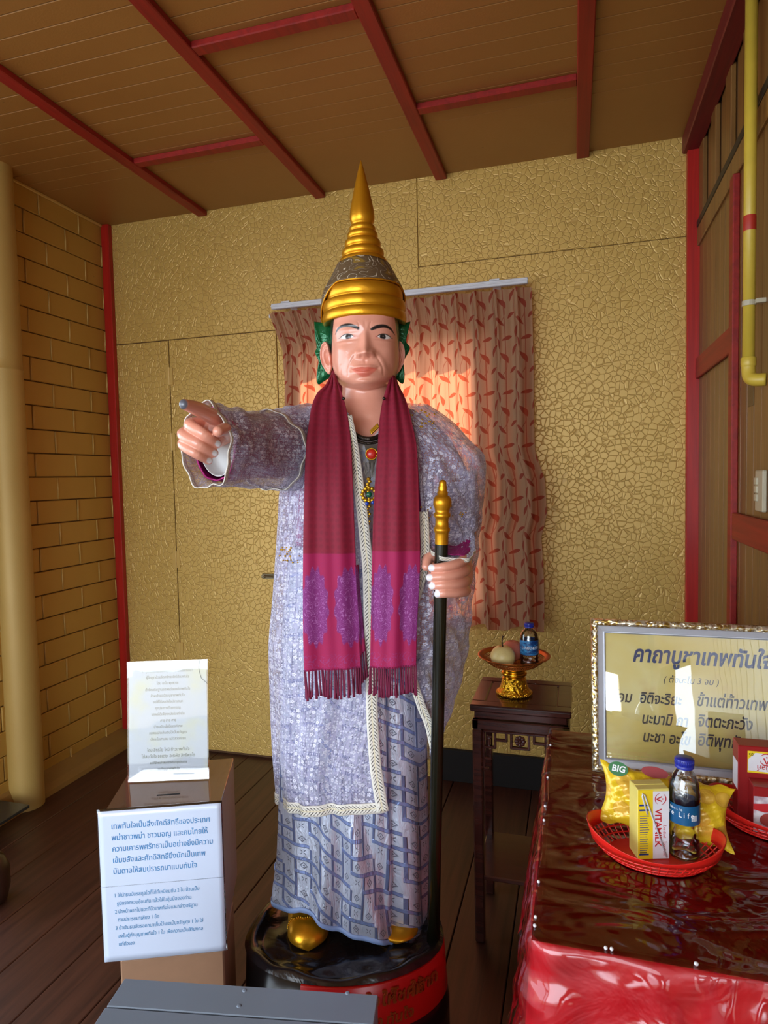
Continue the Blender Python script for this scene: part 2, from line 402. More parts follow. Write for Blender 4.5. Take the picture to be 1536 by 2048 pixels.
# corner posts
obj('trim_1', MB().box(XL-.0, XL+.048, YB-.03, YB+.0, .085, HC, .003).mesh('trim_1', M_RED), kind='structure')
obj('trim_2', MB().box(XR-.046, XR+.004, YB-.035, YB+.0, 0, HC, .003).mesh('trim_2', M_RED), kind='structure')

# ================================================================ ceiling
ceil = empty('ceiling', (0, 2.0, HC), kind='structure')
PW = 0.0805
y = YB; k = 0
while y > 1.15:
    w = 0.44 if k == 0 else PW        # a plain plywood strip next to the back wall
    o = obj('plank', MB().box(XL-.05, XR+.05, y-w+.0008, y-.0008, HC, HC+.012, .0018).mesh('plank', M_CEIL), loc=(0, 0, 0)); adopt(o, ceil)
    y -= w; k += 1
adopt(obj('board', MB().box(XL-.05, XR+.05, -2.3, y-.0008, HC, HC+.012).mesh('board', M_CEIL)), ceil)
adopt(obj('backing', MB().box(XL-.3, XR+.3, -2.3, YB+.12, HC+.013, HC+.10).mesh('backing', M_MORTAR)), ceil)
bx = [(-2.410+.001, None), (-1.81, 1), (-1.166, 1), (-.575, 1), (.042, 1)]
for x, v in bx[1:]:
    adopt(obj('batten', MB().box(x-.026, x+.026, 0.2, YB-.001, HC-.024, HC, .003).mesh('batten', M_REDC)), ceil)
for x0, x1, yc in ((-1.166+.026, -.575-.026, 1.868), (-1.81+.026, -1.166-.026, 2.432), (-.575+.026, .042-.026, 2.42), (-2.35, -1.81-.026, 1.70), (.042+.026, XR-.06, 1.35)):
    adopt(obj('cross_batten', MB().box(x0, x1, yc-.022, yc+.022, HC-.022, HC, .003).mesh('cross_batten', M_REDC)), ceil)
obj('trim_3', MB().box(XR-.062, XR+.004, -1.2, YB-.001, HC-.07, HC, .004).mesh('trim_3', M_MAROON), kind='structure')
obj('trim_4', MB().box(XL+.0, XL+.012, 1.75, YB-.03, HC-.014, HC, .003).mesh('trim_4', M_MORTAR), kind='structure')

# ================================================================ wall_right
wall_r = empty('wall_right', (XR, 1.5, 0), kind='structure')
adopt(obj('backing', MB().box(XR+.014, XR+.12, 0.0, YB+.1, -.05, HC+.1).box(XR+.014, XR+.12, -2.15, -1.5, -.05, HC+.1).box(XR+.014, XR+.12, -1.5, 0.0, -.05, .12).box(XR+.014, XR+.12, -1.5, 0.0, 1.12, HC+.1).mesh('backing', M_DARKJ)), wall_r)
zr1 = onX(1404, 440, XR).z; zr1b = onX(1536, 180, XR).z; ztr = (zr1+zr1b)/2
yb1 = onX(1473, 800, XR).y
y = YB-.036; wdt = .078
while y > .6:
    adopt(obj('plank', MB().box(XR, XR+.014, y-wdt+.001, y-.001, 0.01, ztr-.02, .0022).mesh('plank', M_RWOOD)), wall_r); y -= wdt
adopt(obj('board', MB().box(XR, XR+.014, 0.0, y, 0.01, HC).box(XR, XR+.014, -1.5, 0.0, 1.12, HC).mesh('board', M_RWOOD)), wall_r)
# transom of upright slats with dark gaps above the rail
y = YB-.036; k = 0
while y > .75:
    adopt(obj('slat', MB().box(XR-.004+(k % 2)*.012, XR+.013, y-.085, y-.003, ztr+.02, HC-.06, .003).mesh('slat', M_RWOOD)), wall_r); y -= .118; k += 1
adopt(obj('dark_rail', MB().box(XR-.012, XR+.012, .6, YB-.036, ztr-.012, ztr+.014, .002).mesh('dark_rail', plain('black_rail', srgb(30, 24, 22), .5)), None, 'thin black rail under the slats'), wall_r)
adopt(obj('rail', MB().box(XR-.010, XR+.012, .6, YB-.036, ztr-.085, ztr-.013, .003).mesh('rail', M_RWOOD)), wall_r)
adopt(obj('batten', MB().box(XR-.020, XR, yb1-.030, yb1+.022, 0.01, ztr-.086, .003).mesh('batten', M_REDC), None, 'red upright batten'), wall_r)
za = onX(1440, 702, XR).z
adopt(obj('batten', MB().box(XR-.014, XR, yb1+.023, YB-.036, za-.042, za+.042, .003).mesh('batten', M_REDC), None, 'red cross rail'), wall_r)
zb = onX(1500, 1058, XR).z
adopt(obj('batten', MB().box(XR-.018, XR, .6, yb1-.031, zb-.045, zb+.040, .003).mesh('batten', M_REDC), None, 'red cross rail'), wall_r)
# short grey filler strip below the pipe
pz = onX(1503, 740, XR); pz2 = onX(1503, 812, XR)
adopt(obj('filler_strip', MB().box(XR-.002, XR, pz.y-.03, pz.y+.03, pz2.z, pz.z, .0005).mesh('filler_strip', plain('grey_filler', srgb(112, 88, 46), .6)), None, 'greyish patch strip'), wall_r)

# ================================================================ floor
flo = empty('floor', (0, 1.5, 0), kind='structure')
FW = 0.182; x = -2.41-.15; k = 0
while x < XR+.1:
    adopt(obj('floorboard', MB().box(x+.0015, x+FW-.0015, -1.9, YB+.01, -.03, random.uniform(-.0012, 0), .0025).mesh('floorboard', M_FLOOR)), flo); x += FW
adopt(obj('subfloor', MB().box(-4.2, XR+.3, -2.3, YB+.1, -.10, -.031).mesh('subfloor', plain('black_subfloor', srgb(20, 14, 10), .9))), flo)
adopt(obj('board', MB().box(-4.2, -2.41-.152, -1.9, 1.6, -.03, -.001).mesh('board', M_FLOOR)), flo)
# ---- the part of the hall behind the photographer: pillars between tall openings to daylight
wall_f = empty('wall_front', (0, -2.0, 0), kind='structure')
M_FW = m_paint_gold('front_wall_gold', srgb(182, 142, 66), srgb(170, 128, 56), .5, .2)
mb = MB()
for a, b in ((-4.2, -4.0), (-2.9, -2.7), (-.20, .08), (.33, XR+.12)): mb.box(a, b, -2.15, -2.0, 0, HC)
mb.box(.08, .33, -2.15, -2.0, 1.10, 2.4)
mb.box(-4.2, XR+.3, -2.15, -2.0, 2.35, HC+.05)
adopt(obj('wall_pier', mb.mesh('wall_pier', M_FW)), wall_f)
adopt(obj('eave', MB().box(-4.3, XL-.3, -2.3, YB+.12, HC, HC+.10).mesh('eave', M_CEIL)), wall_f)
obj('ground', MB().box(-14, 14, -14, 14, -.36, -.30).mesh('ground', plain('pale_concrete_ground', srgb(150, 146, 138), .9)), kind='structure')
# ================================================================ the statue
statue = empty('statue', ST_O, PSI, 'painted statue of a standing person in gold spired crown and lilac lace robe, pointing', 'statue')
M_SKIN_T = T('glossy_flesh_paint')
_c = M_SKIN_T.node('ShaderNodeAttribute', attribute_name='paint'); _col = S(M_SKIN_T, _c.outputs['Color'])
_p = M_SKIN_T.coord('Object'); _nn = M_SKIN_T.noise(_p, 38, 3)
M_SKIN = M_SKIN_T.end(M_SKIN_T.bsdf(_col, 0.34, 0.0, M_SKIN_T.bump(_nn, 0.0016, 0.5), Coat_Weight=0.5, Coat_Roughness=0.12))
SKIN = np.array(srgb(230, 158, 134)[:3]); LIPC = np.array(srgb(222, 112, 92)[:3]); BLK = np.array(srgb(18, 16, 20)[:3]); NAIL = np.array(srgb(236, 236, 240)[:3])
# ---- head, neck and trunk: one lofted surface
FS = 0.001283                                   # metres per photograph pixel at the face
CHIN = L(731, 783, -.09)
def zpx(py): return CHIN.z + (783-py)*FS
def ypx(z): return 783-(z-CHIN.z)/FS
HX = CHIN.x; AX = .022                          # head centre x, depth of the neck axis
def face_paint_and_relief(u, v, th):
    """u,v: face coordinates in photo pixels.  returns forward displacement (m)"""
    g = lambda cx, cy, sx, sy: np.exp(-((u-cx)/sx)**2-((v-cy)/sy)**2)
    d = np.zeros_like(u)
    # nose: ridge widening to the tip
    t = np.clip((v-664)/(712-664), 0, 1.0)
    wid = 6.5+6.5*t**1.5; hgt = 0.004+0.021*t**1.25
    fall = np.where(v > 711, np.exp(-((v-711)/6.0)**2), 1.0)*np.where(v < 664, np.exp(-((v-664)/16.0)**2), 1.0)
    d += hgt*fall*np.exp(-(np.abs(u-733)/wid)**2.0) + 0.0045*g(733, 708, 8, 7)
    d += 0.0105*g(719, 709, 6.5, 7)+0.0105*g(747, 709, 6.5, 7)+0.004*g(733, 706, 10, 9)
    d -= 0.004*g(725, 716, 4, 2.5)+0.004*g(741, 716, 4, 2.5)
    # eye sockets, lids, balls
    for cx in (695, 770):
        d -= 0.0070*g(cx, 671, 25, 15)
        d += 0.0052*g(cx, 673, 17, 8.5)
        d += 0.0016*g(cx, 664.5, 20, 3.0)+0.0012*g(cx, 684, 18, 3.0)
        d -= 0.0016*g(cx, 679.5, 15, 2.0)
    # eyebrow ridge
    d += 0.0042*g(694, 654, 26, 8)+0.0042*g(772, 654, 26, 8)
    d -= 0.0022*g(733, 655, 4, 9)
    # cheeks
    d += 0.0055*g(681, 700, 17, 16)+0.0055*g(785, 700, 17, 16)
    d -= 0.0035*g(688, 735, 12, 16)+0.0035*g(778, 735, 12, 16)
    # mouth block and lips
    d += 0.0060*g(731, 741, 34, 19)
    d += 0.0052*g(722, 735.5, 11, 3.6)+0.0052*g(739, 735.5, 11, 3.6)
    d += 0.0070*g(731, 747.5, 17, 5.0)
    mline = 743.0 + 0.9*np.cos((u-731)/7.0)-1.0-4.0*((u-730)/26.0)**2
    d -= 0.0040*np.exp(-((v-mline)/1.5)**2)*np.exp(-((u-730)/25)**6)
    d -= 0.0032*g(731, 757.5, 17, 4.2)
    d -= 0.0018*g(732, 724, 3.2, 6)
    d -= 0.0028*g(703, 739, 4, 5)+0.0028*g(757, 739, 4, 5)
    # chin
    d += 0.0085*g(731, 765, 20, 9)
    # nasolabial folds + outer cheek folds
    def pl(pts, amp, s):
        pts = smooth_path(pts, 6); best = np.full(u.shape, 1e9)
        for a, b in zip(pts[:-1], pts[1:]):
            ax, ay = a[:2]; bx, by = b[:2]; L2 = (bx-ax)**2+(by-ay)**2+1e-9
            tt = np.clip(((u-ax)*(bx-ax)+(v-ay)*(by-ay))/L2, 0, 1)
            best = np.minimum(best, np.hypot(u-ax-tt*(bx-ax), v-ay-tt*(by-ay)))
        return amp*np.exp(-(best/s)**2)
    for sgn in (-1, 1):
        X = lambda o: 732+sgn*o
        d -= pl([(X(19), 709), (X(27), 722), (X(34), 736), (X(35), 749)], .0015, 2.2)
        d += pl([(X(25), 709), (X(34), 722), (X(41), 738)], .0016, 4.5)
        d -= pl([(X(50), 728), (X(52), 745), (X(46), 760)], .0010, 2.6)
        d -= pl([(X(13), 648), (X(10), 655), (X(12), 662)], .0007, 1.8)
    return d
def build_head():
    nz_face = 330; v_top = 560.0
    zs_face = np.linspace(zpx(v_top), zpx(806), nz_face)
    zs_low = np.concatenate([np.linspace(zpx(806)-.0015, 1.50, 46), np.linspace(1.485, 0.98, 26)])
    zs_hi = zpx(v_top)+np.linspace(.05, .004, 10)
    Z = np.concatenate([zs_hi, zs_face, zs_low])
    thf = np.linspace(-1.75, 1.75, 380); thb = np.linspace(1.75, 2*PI-1.75, 60)[1:-1]
    TH = np.concatenate([thf, thb])
    V = ypx(Z)[:, None]; th = TH[None, :]; s = np.sin(th); c = np.cos(th)
    # head section: half width a, front depth b, back depth bk
    pv = [500, 560, 600, 630, 655, 681, 700, 720, 736, 746, 754, 760, 765.5, 770.5, 776, 788, 815]
    a = csp(V, pv, np.array([30, 62, 69, 72, 73.5, 72.5, 72, 70.5, 66.5, 62.5, 57, 50, 41, 29, 16, 8, 5])*FS)
    b = csp(V, pv, [.05, .090, .106, .113, .117, .115, .115, .116, .117, .117, .116, .114, .110, .098, .058, .03, .02])+AX*0
    bk = csp(V, pv, [.05, .095, .11, .115, .118, .118, .115, .108, .098, .085, .070, .055, .045, .035, .03, .02, .02])
    bb = np.where(c > 0, b, bk); nexp = np.where(c > 0, 2.35, 2.0)
    r1 = (np.abs(s/a)**nexp+np.abs(c/bb)**nexp)**(-1/nexp)
    # neck / trunk section
    zt = [.9, 1.05, 1.2, 1.4, 1.5, 1.55, 1.585, 1.61, 1.63, 1.645, 1.66, 1.70, 1.78, 1.86, 1.95]
    na = csp(Z, zt, [.165, .16, .158, .175, .188, .190, .178, .150, .112, .086, .0705, .0655, .062, .05, .02])[:, None]
    nb = csp(Z, zt, [.105, .105, .105, .108, .112, .108, .096, .084, .074, .068, .064, .060, .055, .04, .02])[:, None]
    nk = csp(Z, zt, [.11, .11, .105, .11, .115, .112, .10, .088, .078, .072, .068, .066, .066, .05, .02])[:, None]
    nn = np.where(c > 0, nb, nk)
    r2 = (np.abs(s/na)**2.1+np.abs(c/nn)**2.1)**(-1/2.1)
    k = 0.0035
    hmx = np.maximum(r1, r2); r = hmx + k*np.log(np.exp((r1-hmx)/k)+np.exp((r2-hmx)/k)) - k*0.3
    X = HX + r*s; Y = AX - r*c; ZZ = np.repeat(Z[:, None], len(TH), 1)
    # forward relief on the face
    u = 731+(X-HX)/FS; v = V+0*u
    front = np.clip((c+0.15)/0.5, 0, 1)
    low = 1/(1+np.exp((v-779)/2.5))
    d = face_paint_and_relief(u, v, th)*front*low
    # clavicle notch and neck cords
    dn = -0.006*np.exp(-((u-731)/14)**2-((v-838)/12)**2) + .004*np.exp(-((np.abs(u-731)-38)/16)**2-((v-846)/7)**2)
    d2 = dn*front
    # neck crease under the jaw
    Y = Y - d - d2
    # --- paint
    colr = np.tile(SKIN, (*u.shape, 1))
    def put(mask, cc):
        m = np.clip(mask, 0, 1)[..., None]; return colr*(1-m)+cc*m
    fr = c > 0.1
    aa = lambda dist, w=.7: 1/(1+np.exp(dist/w*3))
    def brow(pts, wid):
        best = np.full(u.shape, 9.0)
        P = smooth_path([(p[0], p[1], w) for p, w in zip(pts, wid)], 8)
        for A, B in zip(P[:-1], P[1:]):
            L2 = (B[0]-A[0])**2+(B[1]-A[1])**2+1e-9; tt = np.clip(((u-A[0])*(B[0]-A[0])+(v-A[1])*(B[1]-A[1]))/L2, 0, 1)
            best = np.minimum(best, np.hypot(u-A[0]-tt*(B[0]-A[0]), v-A[1]-tt*(B[1]-A[1]))-(A[2]+tt*(B[2]-A[2])))
        return aa(best)*fr
    colr = put(brow([(672, 664), (679, 655.5), (690, 652), (704, 653), (720, 659.5)], (.5, 2.1, 3.0, 3.4, 2.6)), BLK)
    colr = put(brow([(746, 661.5), (757, 657), (771, 654.5), (783, 657.5), (792, 666.5)], (2.6, 3.3, 3.0, 2.2, .5)), BLK)
    for cx, cy, ix, sg in ((696, 674.2, 699.5, 1), (770.5, 675.2, 767.5, -1)):
        lw = 14.0; xx = (u-cx)/lw
        up = cy-5.8*np.clip(1-xx**2, 0, 1)**.8; lo = cy+4.2*np.clip(1-xx**2, 0, 1)**.9
        inside = np.minimum(v-up, lo-v); inside = np.where(np.abs(xx) < 1, inside, -9)
        eye = aa(-inside+.4)*fr
        colr = put(eye, np.array(srgb(236, 232, 230)[:3]))
        di = np.hypot(u-ix, v-(cy-.4)); colr = put(aa(di-6.0)*eye, BLK)
        colr = put(aa(np.hypot(u-ix-.8, v-(cy-1.2))-.5)*eye, np.array([.6, .6, .65]))  # small pale glint painted into each iris
        # lid lines
        dl = np.abs(v-up)-np.where(np.abs(xx) < .95, 1.0, .5); dl = np.where(np.abs(xx) < 1.25, dl, 9)
        colr = put(aa(dl, .6)*fr*np.where(np.abs(xx) < 1.22, 1, 0), BLK)
        dlo = np.abs(v-lo)-.25; colr = put(aa(dlo, .8)*.45*fr*(np.abs(xx) < .95), np.array(srgb(120, 60, 50)[:3]))
        colr = put(np.exp(-((u-(cx+sg*16))/2.2)**2-((v-cy-1)/1.8)**2)*fr*.7, np.array(srgb(220, 110, 100)[:3]))
    xl = (u-730)/26.0
    upl = 742.2-3.8*xl**2-6.4*np.clip(1-np.abs(xl)**1.6, 0, 1)+1.6*np.exp(-((u-731)/4)**2); lol = 742.2-3.8*xl**2+13*np.clip(1-np.abs(xl)**2.0, 0, 1)**1.1
    ins = np.minimum(v-upl, lol-v); ins = np.where(np.abs(xl) < 1, ins, -9)
    colr = put(aa(-ins, 1.2)*fr*.85, LIPC)
    ml = 743.0+0.9*np.cos((u-731)/7.0)-1.0-4.0*((u-730)/26.0)**2; colr = put(aa(np.abs(v-ml)-.35, .8)*.6*fr*(np.abs(u-730) < 26), np.array(srgb(150, 60, 50)[:3]))
    hair = (np.abs(th) > 1.12+0*v)*(v < 694)*(v > 500); hair2 = (np.abs(th) > 1.75)*(v < 765)
    hm3 = (np.abs(u-731) > 62.5+(v-640)*.13)*(v < 694)*(v > 560)
    hm = hm3+np.where(np.abs(((th+PI) % (2*PI))-PI) > 1.06, 1.0, 0)*((v < 676)) + (np.abs(((th+PI) % (2*PI))-PI) > 1.75)*(v < 760)
    colr = put(np.clip(hm, 0, 1)*(np.ones_like(u)), BLK)
    P = np.stack([X, Y, ZZ], -1)
    nr, nc = P.shape[:2]; F = grid_faces(nr, nc, True)[:, ::-1].tolist()
    F.append(tuple(range(0, nc))); F.append(tuple(range((nr-1)*nc+nc-1, (nr-1)*nc-1, -1)))
    C = np.concatenate([colr.reshape(-1, 3), np.ones((nr*nc, 1))], 1)
    return P.reshape(-1, 3), F, C
# ---- ear : a curved shell with helix rim, concha and lobe
def build_ear(side):
    nu, nv = 26, 64; pts = []; 
    cx, cy = (651, 702) if side < 0 else (798, 704); hw, hh = (15.5, 34)
    for i in range(nu+1):
        rr = i/nu
        for j in range(nv):
            a = 2*PI*j/nv; x = math.cos(a); y = math.sin(a)        # x outward, y up
            top = 1.0 if y > 0 else 1.0
            w = hw*(1.0 if x > 0 else .62)*(1.0-0.28*max(0, -y)**1.5)
            px = x*rr*w; py = y*rr*hh
            h = .0065*math.exp(-((rr-.90)/.10)**2)*(1 if y > -.55 else .2) - .008*math.exp(-((px+3)/5.0)**2-((py+2)/12)**2) + .0055*math.exp(-((math.hypot((px+1)/8.5, (py-1)/20)-.9)/.22)**2) + .003*math.exp(-((py+27)/7)**2)
            h *= 1.0 if rr < .999 else 0
            pts.append((px*FS, py*FS, h))
    n1 = len(pts); back = [(p[0], p[1], -.006 if math.hypot(p[0]/FS/hw, p[1]/FS/hh) < .98 else -.003) for p in pts]
    v = pts+back; F = []
    for i in range(nu):
        for j in range(nv):
            q = (i*nv+j, (i+1)*nv+j, (i+1)*nv+(j+1) % nv, i*nv+(j+1) % nv); F.append(q); F.append(tuple(n1+k for k in q[::-1]))
    for j in range(nv): F.append((nu*nv+j, n1+nu*nv+j, n1+nu*nv+(j+1) % nv, nu*nv+(j+1) % nv))
    ang = 0.62
    out = []
    z0 = zpx(cy); x0 = HX+(cx-731)*FS
    for px, py, h in v:
        # local: px outward, h towards the viewer, flare backwards
        xo = px*math.cos(ang*.55) + h*math.sin(ang)*.6; yo = px*math.sin(ang)*.9 - h*math.cos(ang)
        tilt = -py*0.10
        out.append((x0+side*(xo)+side*(py*.10), .004+yo*1.0+tilt*0, z0+py))
    if side > 0: F = [f[::-1] for f in F]
    C = np.tile(np.append(SKIN, 1), (len(out), 1))
    return np.array(out), F, C
# ---- hands and arms: tapered chains merged by a voxel remesh
def fuse(name, chains, blobs=(), voxel=.0016, smooth=4):
    mb = MB()
    for pts, rad in chains:
        P = smooth_path([tuple(p)+(r,) for p, r in zip(pts, rad)], 6); mb.tube([p[:3] for p in P], [p[3] for p in P], 14)
        mb.sphere(P[0][:3], P[0][3], 14, 10); mb.sphere(P[-1][:3], P[-1][3], 14, 10)
    for c, r, sc in blobs: mb.sphere(c, r, 20, 14, sc)
    o = bpy.data.objects.new(name, mb.mesh(name)); COL.objects.link(o)
    m = o.modifiers.new('r', 'REMESH'); m.mode = 'VOXEL'; m.voxel_size = voxel
    m2 = o.modifiers.new('s', 'SMOOTH'); m2.factor = .5; m2.iterations = smooth
    me = ev(o); bpy.data.objects.remove(o)
    v = np.zeros(len(me.vertices)*3, dtype=np.float32); me.vertices.foreach_get('co', v); v = v.reshape(-1, 3)
    F = [tuple(p.vertices) for p in me.polygons]; return v.astype(float), F
def paint_nails(v, nails, col=None):
    C = np.tile(np.append(SKIN, 1), (len(v), 1)); 
    for c, r, cc in nails:
        d = np.linalg.norm((v-np.array(c)), axis=1); m = 1/(1+np.exp((d-r)/.0005)); m = m[:, None]
        C[:, :3] = C[:, :3]*(1-m)+(cc if cc is not None else NAIL)*m
    return C
# right-hand side of the photograph: fist round the staff
SX0 = L(883, 1090, -.17); SX1 = L(874, 1640, -.17)
def staff_at(py):
    t = (py-1090)/(1640-1090); return SX0.lerp(SX1, t)
def Lv(px, py, dy): return tuple(L(px, py, dy))
ch = []; nails = []
for i, (yk, yt, xt, ln) in enumerate(((1113, 1136, 863, 0), (1136, 1155, 859, 0), (1158, 1172, 864, 0), (1177, 1188, 875, 0))):
    yb = (yk+yt)/2
    ch.append(([Lv(929, yk+2, -.100), Lv(930, yk+5, -.150), Lv(914, yb+3, -.188), Lv(888, yt-2, -.204), Lv(xt+1, yt, -.196)], [.0150, .0138, .0120, .0114, .0102]))
    nails.append((Lv(xt-3, yt, -.206), .0105, None))
ch.append(([Lv(905, 1118, -.09), Lv(880, 1112, -.128), Lv(857, 1116, -.150), Lv(852, 1133, -.168)], [.020, .017, .0145, .0115]))
ch.append(([Lv(922, 1135, -.105), Lv(918, 1105, -.07), Lv(925, 1075, -.02), Lv(935, 1040, .04)], [.030, .030, .032, .038]))
bl = [(Lv(920, 1150, -.105), .034, (1.0, 1.0, 1.15)), (Lv(912, 1135, -.10), .030, (1.2, 1, 1.1))]
HR_v, HR_F = fuse('hand_b', ch, bl)
HR_C = paint_nails(HR_v, nails)
# left-hand side: pointing hand
ch = []; nails = []
ch.append(([Lv(445, 842, -.335), Lv(424, 832, -.385), Lv(396, 818, -.440), Lv(369, 809, -.485)], [.0185, .0170, .0150, .0108]))
nails.append((Lv(363, 808, -.493), .0115, np.array(srgb(96, 100, 112)[:3])))
for a, b, c, d, r in (((415, 846), (380, 849), (407, 868), (434, 887), .0117), ((402, 860), (366, 868), (396, 888), (428, 906), .0115), ((392, 880), (366, 888), (390, 906), (417, 921), .0106)):
    ch.append(([Lv(*a, -.352), Lv(*b, -.402), Lv(*c, -.425), Lv(*d, -.398)], [r*1.18, r*1.12, r, r*.84]))
    nails.append((Lv(d[0]+6, d[1]+2, -.410), .0098, None))
ch.append(([Lv(448, 874, -.30), Lv(456, 868, -.345), Lv(450, 858, -.390), Lv(436, 863, -.424)], [.020, .0155, .0135, .0115]))
ch.append(([Lv(430, 862, -.335), Lv(448, 868, -.30), Lv(475, 874, -.25), Lv(540, 885, -.12), Lv(592, 868, .0)], [.030, .030, .033, .043, .052]))
bl = [(Lv(425, 864, -.350), .033, (1.0, .9, 1.15)), (Lv(446, 862, -.325), .030, (1.0, 1, 1.0))]
HL_v, HL_F = fuse('hand_a', ch, bl)
HL_C = paint_nails(HL_v, nails)
# right arm inside its sleeve
ch = [([Lv(928, 1040, .04), Lv(922, 985, .07), Lv(880, 905, .05), Lv(835, 858, .02)], [.036, .040, .044, .045])]
ch2 = [([(-.085, .03, 1.02), (-.09, .02, .62), (-.10, .0, .42), (-.105, -.03, .36)], [.085, .060, .045, .04]), ([(.085, .03, 1.02), (.10, .03, .62), (.12, .02, .42), (.12, -.02, .33)], [.085, .060, .045, .04])]
AR_v, AR_F = fuse('arm', ch+ch2, (), .006, 4)
AR_C = paint_nails(AR_v, [])
hv, hf, hc = build_head(); parts = [(hv, hf, hc), build_ear(-1), build_ear(1), (HR_v, HR_F, HR_C), (HL_v, HL_F, HL_C), (AR_v, AR_F, AR_C)]
V = []; F = []; C = []; n = 0
for v_, f_, c_ in parts:
    V.append(v_); C.append(c_); F += [tuple(i+n for i in q) for q in f_]; n += len(v_)
me = mesh('body', np.concatenate(V), F, M_SKIN, True, colors=np.concatenate(C)); obj('body', me, statue, 'glossy painted flesh-pink head, chest and hands')

# ---------------------------------------------------------------- cloth materials
def m_lace():
    t = T('lilac_lace'); uv = t.coord('UV'); u, v, _ = t.xyz(uv)
    def flowers(scale, R, seedx, thr):
        q = t.vec(u*scale+seedx, v*scale*0.9, 0.0)
        n = t.node('ShaderNodeTexVoronoi', feature='F1', voronoi_dimensions='2D'); t.put(n.inputs['Vector'], q); n.inputs['Scale'].default_value = 1.0; n.inputs['Randomness'].default_value = .55
        pos = S(t, n.outputs['Position']); px, py, _z = t.xyz(pos); qx, qy, _q = t.xyz(q); dx = qx-px; dy = qy-py
        r = (dx*dx+dy*dy).sqrt(); ang = t.math('ARCTAN2', dy, dx); pet = (ang*2.5).cos().abs()
        rgb = t.xyz(S(t, n.outputs['Color']))[0]
        m = t.ss(r-(pet*0.45+0.55)*R, 0.02, -0.05)*t.ss(r, 0.05, 0.10)
        return m*rgb.gt(thr)
    f1 = flowers(74, .38, 0.0, .58); f2 = flowers(150, .36, 7.3, .45)
    col_band = t.ss((u*31.0).sin()+t.noise(t.vec(u*6, v*6), 1.0, 2)*1.2, .1, 1.0)
    net = t.ss(t.voro(t.vec(u*230, v*230, 0.0), 1.0, 'DISTANCE_TO_EDGE', .9, dims='2D'), .12, .04)
    sw = t.noise(t.vec(u*40, v*14), 1.0, 3, .6, 1.5)
    swirl = t.ss((sw*26.0).sin(), .1, .8)
    a = (f1*(col_band*0.6+0.4)).max(f2*0.75).max(net*0.66).max(swirl*0.58)
    alpha = a*0.68 + 0.32
    alpha = alpha.min(1.0)
    col = t.mix(f1.max(f2), srgb(178, 174, 204), srgb(222, 220, 236))
    sh = t.bsdf(col, 0.55, 0.0, t.bump(a, 0.0015, .6), Sheen_Weight=0.3)
    tr = t.node('ShaderNodeBsdfTransparent')
    return t.end(t.mixsh(alpha, S(t, tr.outputs[0]), sh))
M_LACE = m_lace()
def m_trim():
    t = T('cream_leaf_braid'); u, v, _ = t.xyz(t.coord('UV'))     # u across 0..1, v metres
    c = (u-0.5).abs(); row = v*110.0 - c*3.6
    k = row.fract(); leaf = t.ss((k-0.5).abs(), .22, .10)*t.ss(c, .04, .08)*t.ss(c, .38, .30)
    n = t.noise(t.vec(u*3, v*60), 1.0, 2); dark = leaf*t.ss(n, .36, .5)
    gold = t.ss(c, .10, .04)
    col = t.mix(gold*0.6, srgb(226, 220, 208), srgb(220, 206, 160)); col = t.mix(dark*.92, col, srgb(44, 38, 32))
    return t.end(t.bsdf(col, .5, 0.0, t.bump(leaf, .002, .8)))
M_TRIM = m_trim()
def m_brocade_skirt():
    t = T('silver_blue_brocade'); u, v, _ = t.xyz(t.coord('UV')); C_ = 0.0405
    x = u/C_; y = v/C_
    fx = x.fract(); fy = y.fract(); ix = x.floor(); iy = y.floor()
    par = (ix+iy).mod(2.0); 
    hb = t.ss(fy, .27, .24)*t.ss(fy, .0, .03)               # weft band
    vb = t.ss(fx, .20, .16)*t.ss(fx, .0, .03)               # warp band
    over = par.lt(.5)
    sh_ = (ix+iy).mod(4.0).lt(2.5); sv_ = (ix*3.0+iy).mod(4.0).lt(2.5)
    hband = hb*sh_; vband = vb*sv_*(1.0-hband)
    cx = (fx-0.60).abs(); cy = (fy-0.65).abs(); dsum = cx+cy
    diam = t.ss((dsum-0.21).abs(), .045, .02).max(t.ss(dsum, .085, .06)*t.ss(dsum, .02, .04))
    cr = t.ss((cx-cy).abs(), .045, .02)*t.ss(cx, .16, .13)*t.ss(cx, .03, .05)
    mot = diam*over + cr*(1.0-over)
    tw = (x*90.0+y*90.0).sin()*.5+.5
    base = t.mix(tw*.4, srgb(216, 222, 238), srgb(190, 200, 226))
    col = t.mix(hband, base, srgb(150, 168, 220)); col = t.mix(vband*.95, col, srgb(112, 124, 168)); col = t.mix(mot*.7, col, srgb(84, 92, 122))
    wr = t.noise(t.vec(u*60, v*18), 1.0, 3, .6, .8)
    h = hband*.55+vband*.5-mot*.35+wr*.55
    rough = 0.40-hband*.18-vband*.1
    return t.end(t.bsdf(col, rough, 0.6, t.bump(h, .0075, 1.0)))
M_SKIRT = m_brocade_skirt()
